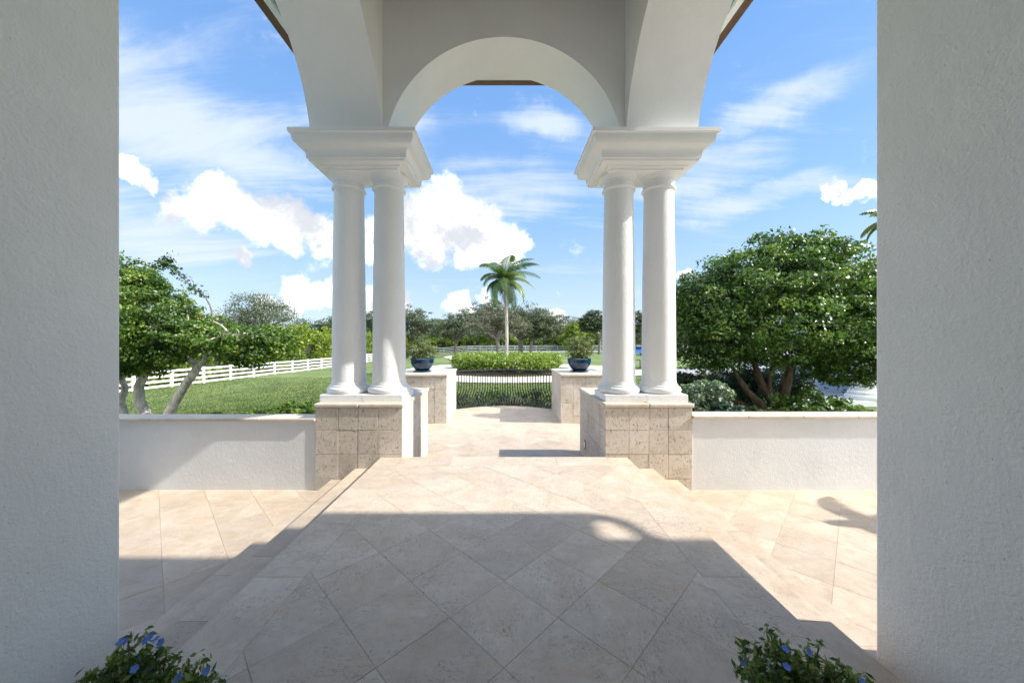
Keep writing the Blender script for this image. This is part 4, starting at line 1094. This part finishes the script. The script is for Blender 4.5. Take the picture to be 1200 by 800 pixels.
# ------------------------------------------------------------------ wing at the right edge: white column, low eave
wing = thing('building_wing', (13.5, 13, -.62), label='white side wing with a stout column at the right edge behind the round tree', cat='building')
wx, wy = at(1012, 468, 11.6).x, 11.6
zg = gz(wx, wy)
add_box('column_plinth', wx-1.0, wx+1.6, wy-.45, wy+.55, zg-.1, zg+.16, 'column_white', wing, bev=.02)
link('column', lathe([(.46, 0), (.48, .05), (.46, .12), (.40, .16), (.40, .24), (.34, .30), (.31, 2.7), (.36, 2.74), (.42, 2.9), (.5, 3.1)], 'column_white', 40), wing, (wx, wy, zg+.161))
add_box('wall', wx+1.2, wx+9, wy-.2, wy+4.2, zg-.3, 3.3, 'wing_blue_shade', wing)
add_box('wall', 17, 25, 16, 26.5, -1, 4.9, 'stucco_white', wing)  # unseen tall block added to shade the court and drive
hip('roof', 16.7, 25.6, 15.7, 26.9, 4.95, .8, 0, wing)
add_box('eave', wx-.25, wx+9.4, wy-1.0, wy+5, 3.31, 3.50, 'trim_white', wing)
hip('roof', wx-.15, wx+9.3, wy-.9, wy+4.9, 3.56, 1.2, 0, wing)
# thin post standing on the shaded court
b = at(952, 457, 14.5); b.z = gz(b.x, b.y); pz = thing('post', b, label='thin pale post standing on the shaded court right of the tree trunk', cat='post')
link('pole', lathe([(.04, 0), (.04, 1.7), (.02, 1.74)], 'fence_white', 10), pz, b)
link('pole_foot', lathe([(.09, 0), (.09, .04), (.042, .06)], 'fence_white', 10), pz, b)
# iron marker on the lawn seen between the right columns
b = at(740.8, 437, 27.2); b.z = gz(b.x, b.y); mk = thing('iron_stand', b, label='thin black iron stand with a cross bar on the lawn between the right columns', cat='stand')
tp = at(740.8, 417, 27.2).z-b.z
link('upright', lathe([(.035, 0), (.035, tp), (.02, tp+.05)], 'iron', 8), mk, b)
add_box('cross_bar', b.x, b.x+.62, b.y-.02, b.y+.02, b.z+tp*.66, b.z+tp*.66+.05, 'iron', mk)
add_box('upright', b.x+.58, b.x+.64, b.y-.025, b.y+.025, b.z, b.z+tp*.66, 'iron', mk)
# blue car far off between the right columns
cb = at(745, 414, 60); cb.z = gz(cb.x, cb.y); car = thing('parked_car', cb, label='small bright blue car far off, seen between the right columns', cat='car')
bm = bmesh.new(); sect = [(-2.1, .35, .75), (-2.0, .35, .95), (-1.1, .35, 1.02), (-.5, .35, 1.52), (.7, .35, 1.55), (1.5, .35, 1.08), (2.0, .35, 1.0), (2.1, .4, .7)]
rings = [[bm.verts.new((x, sy*.85*(1 if z < 1.1 or zz == lo_ else .82), zz)) for sy, zz in ((-1, lo_), (1, lo_), (1, min(z, .95)), (1*(1 if z < 1.1 else .82), z), (-1*(1 if z < 1.1 else .82), z), (-1, min(z, .95)))] for x, lo_, z in sect]
for a, b2 in zip(rings, rings[1:]):
    for i in range(6):
        try: bm.faces.new((a[i], a[(i+1) % 6], b2[(i+1) % 6], b2[i]))
        except Exception: pass
bm.faces.new(rings[0]); bm.faces.new(rings[-1][::-1])
link('body', bm_mesh(bm, 'body', 'car_blue'), car, cb)
add_box('window', cb.x-.45, cb.x+.65, cb.y-.79, cb.y-.74, cb.z+1.08, cb.z+1.42, 'glass_dark', car)
for dx in (-1.3, 1.3):
    for sy in (-.8, .8):
        bm = bmesh.new(); tube_bm(bm, [(0, -.1, 0), (0, .1, 0)], .32, 16); link('wheel', bm_mesh(bm, 'wheel', 'rubber', True), car, (cb.x+dx, cb.y+sy, cb.z+.32))
print('objects', len(bpy.data.objects), 'tris', sum(len(o.data.polygons) for o in bpy.data.objects if o.type == 'MESH'))
# ------------------------------------------------------------------ grass blades on the nearer lawn
def on_lawn(x, y):
    if (x-BC[0])**2+(y-BC[1])**2 < 9.3**2: return False
    if x > 5.5 and 21.2 < y < 26.5: return False
    if x > 9.5 and 11 < y < 22: return False
    if x > -24 and not (abs(x) < 3.0 and y < 10.4): return True
    return False
GP = []; GT = []
rg = random.Random(5)
while len(GP) < 90000:
    y = 9.2+20*rg.random()**1.6; x = rg.uniform(-1.08, .9)*y
    if not on_lawn(x, y): continue
    n_ = mnoise.noise(Vector((x*.9, y*.9, 0)))+.6*mnoise.noise(Vector((x*3.1, y*3.1, 4)))
    GP.append((x, y, gz(x, y))); GT.append(.5+.35*n_+rg.uniform(-.25, .25))
GP = np.array(GP); N = len(GP); a = RNG.uniform(0, 2*math.pi, N); hh = RNG.uniform(.035, .075, N)
V = np.empty((N, 3, 3)); wd = RNG.uniform(.012, .03, N)
V[:, 0] = GP+np.stack([np.cos(a)*wd, np.sin(a)*wd, np.zeros(N)], 1); V[:, 1] = GP-np.stack([np.cos(a)*wd, np.sin(a)*wd, np.zeros(N)], 1)
V[:, 2] = GP+np.stack([RNG.normal(0, .02, N), RNG.normal(0, .02, N), hh], 1)
me = bpy.data.meshes.new('grass'); me.vertices.add(3*N); me.vertices.foreach_set('co', V.ravel()); me.loops.add(3*N); me.loops.foreach_set('vertex_index', np.arange(3*N, dtype=np.int32))
me.polygons.add(N); me.polygons.foreach_set('loop_start', np.arange(0, 3*N, 3, dtype=np.int32)); me.polygons.foreach_set('loop_total', np.full(N, 3, dtype=np.int32)); me.update(calc_edges=True)
mat('leaf_grass', leaf([(0, (.02, .042, .01)), (.5, (.085, .13, .032)), (1, (.21, .24, .08))], .6, .3))
t4 = np.repeat(np.clip(GT, 0, 1), 3); col = np.ones((3*N, 4)); col[:, :3] = t4[:, None]
ca = me.color_attributes.new('tint', 'FLOAT_COLOR', 'POINT'); ca.data.foreach_set('color', col.ravel()); me.materials.append(M['leaf_grass'])
link('grass', me, label='short mown grass blades of the lawn', kind='stuff')
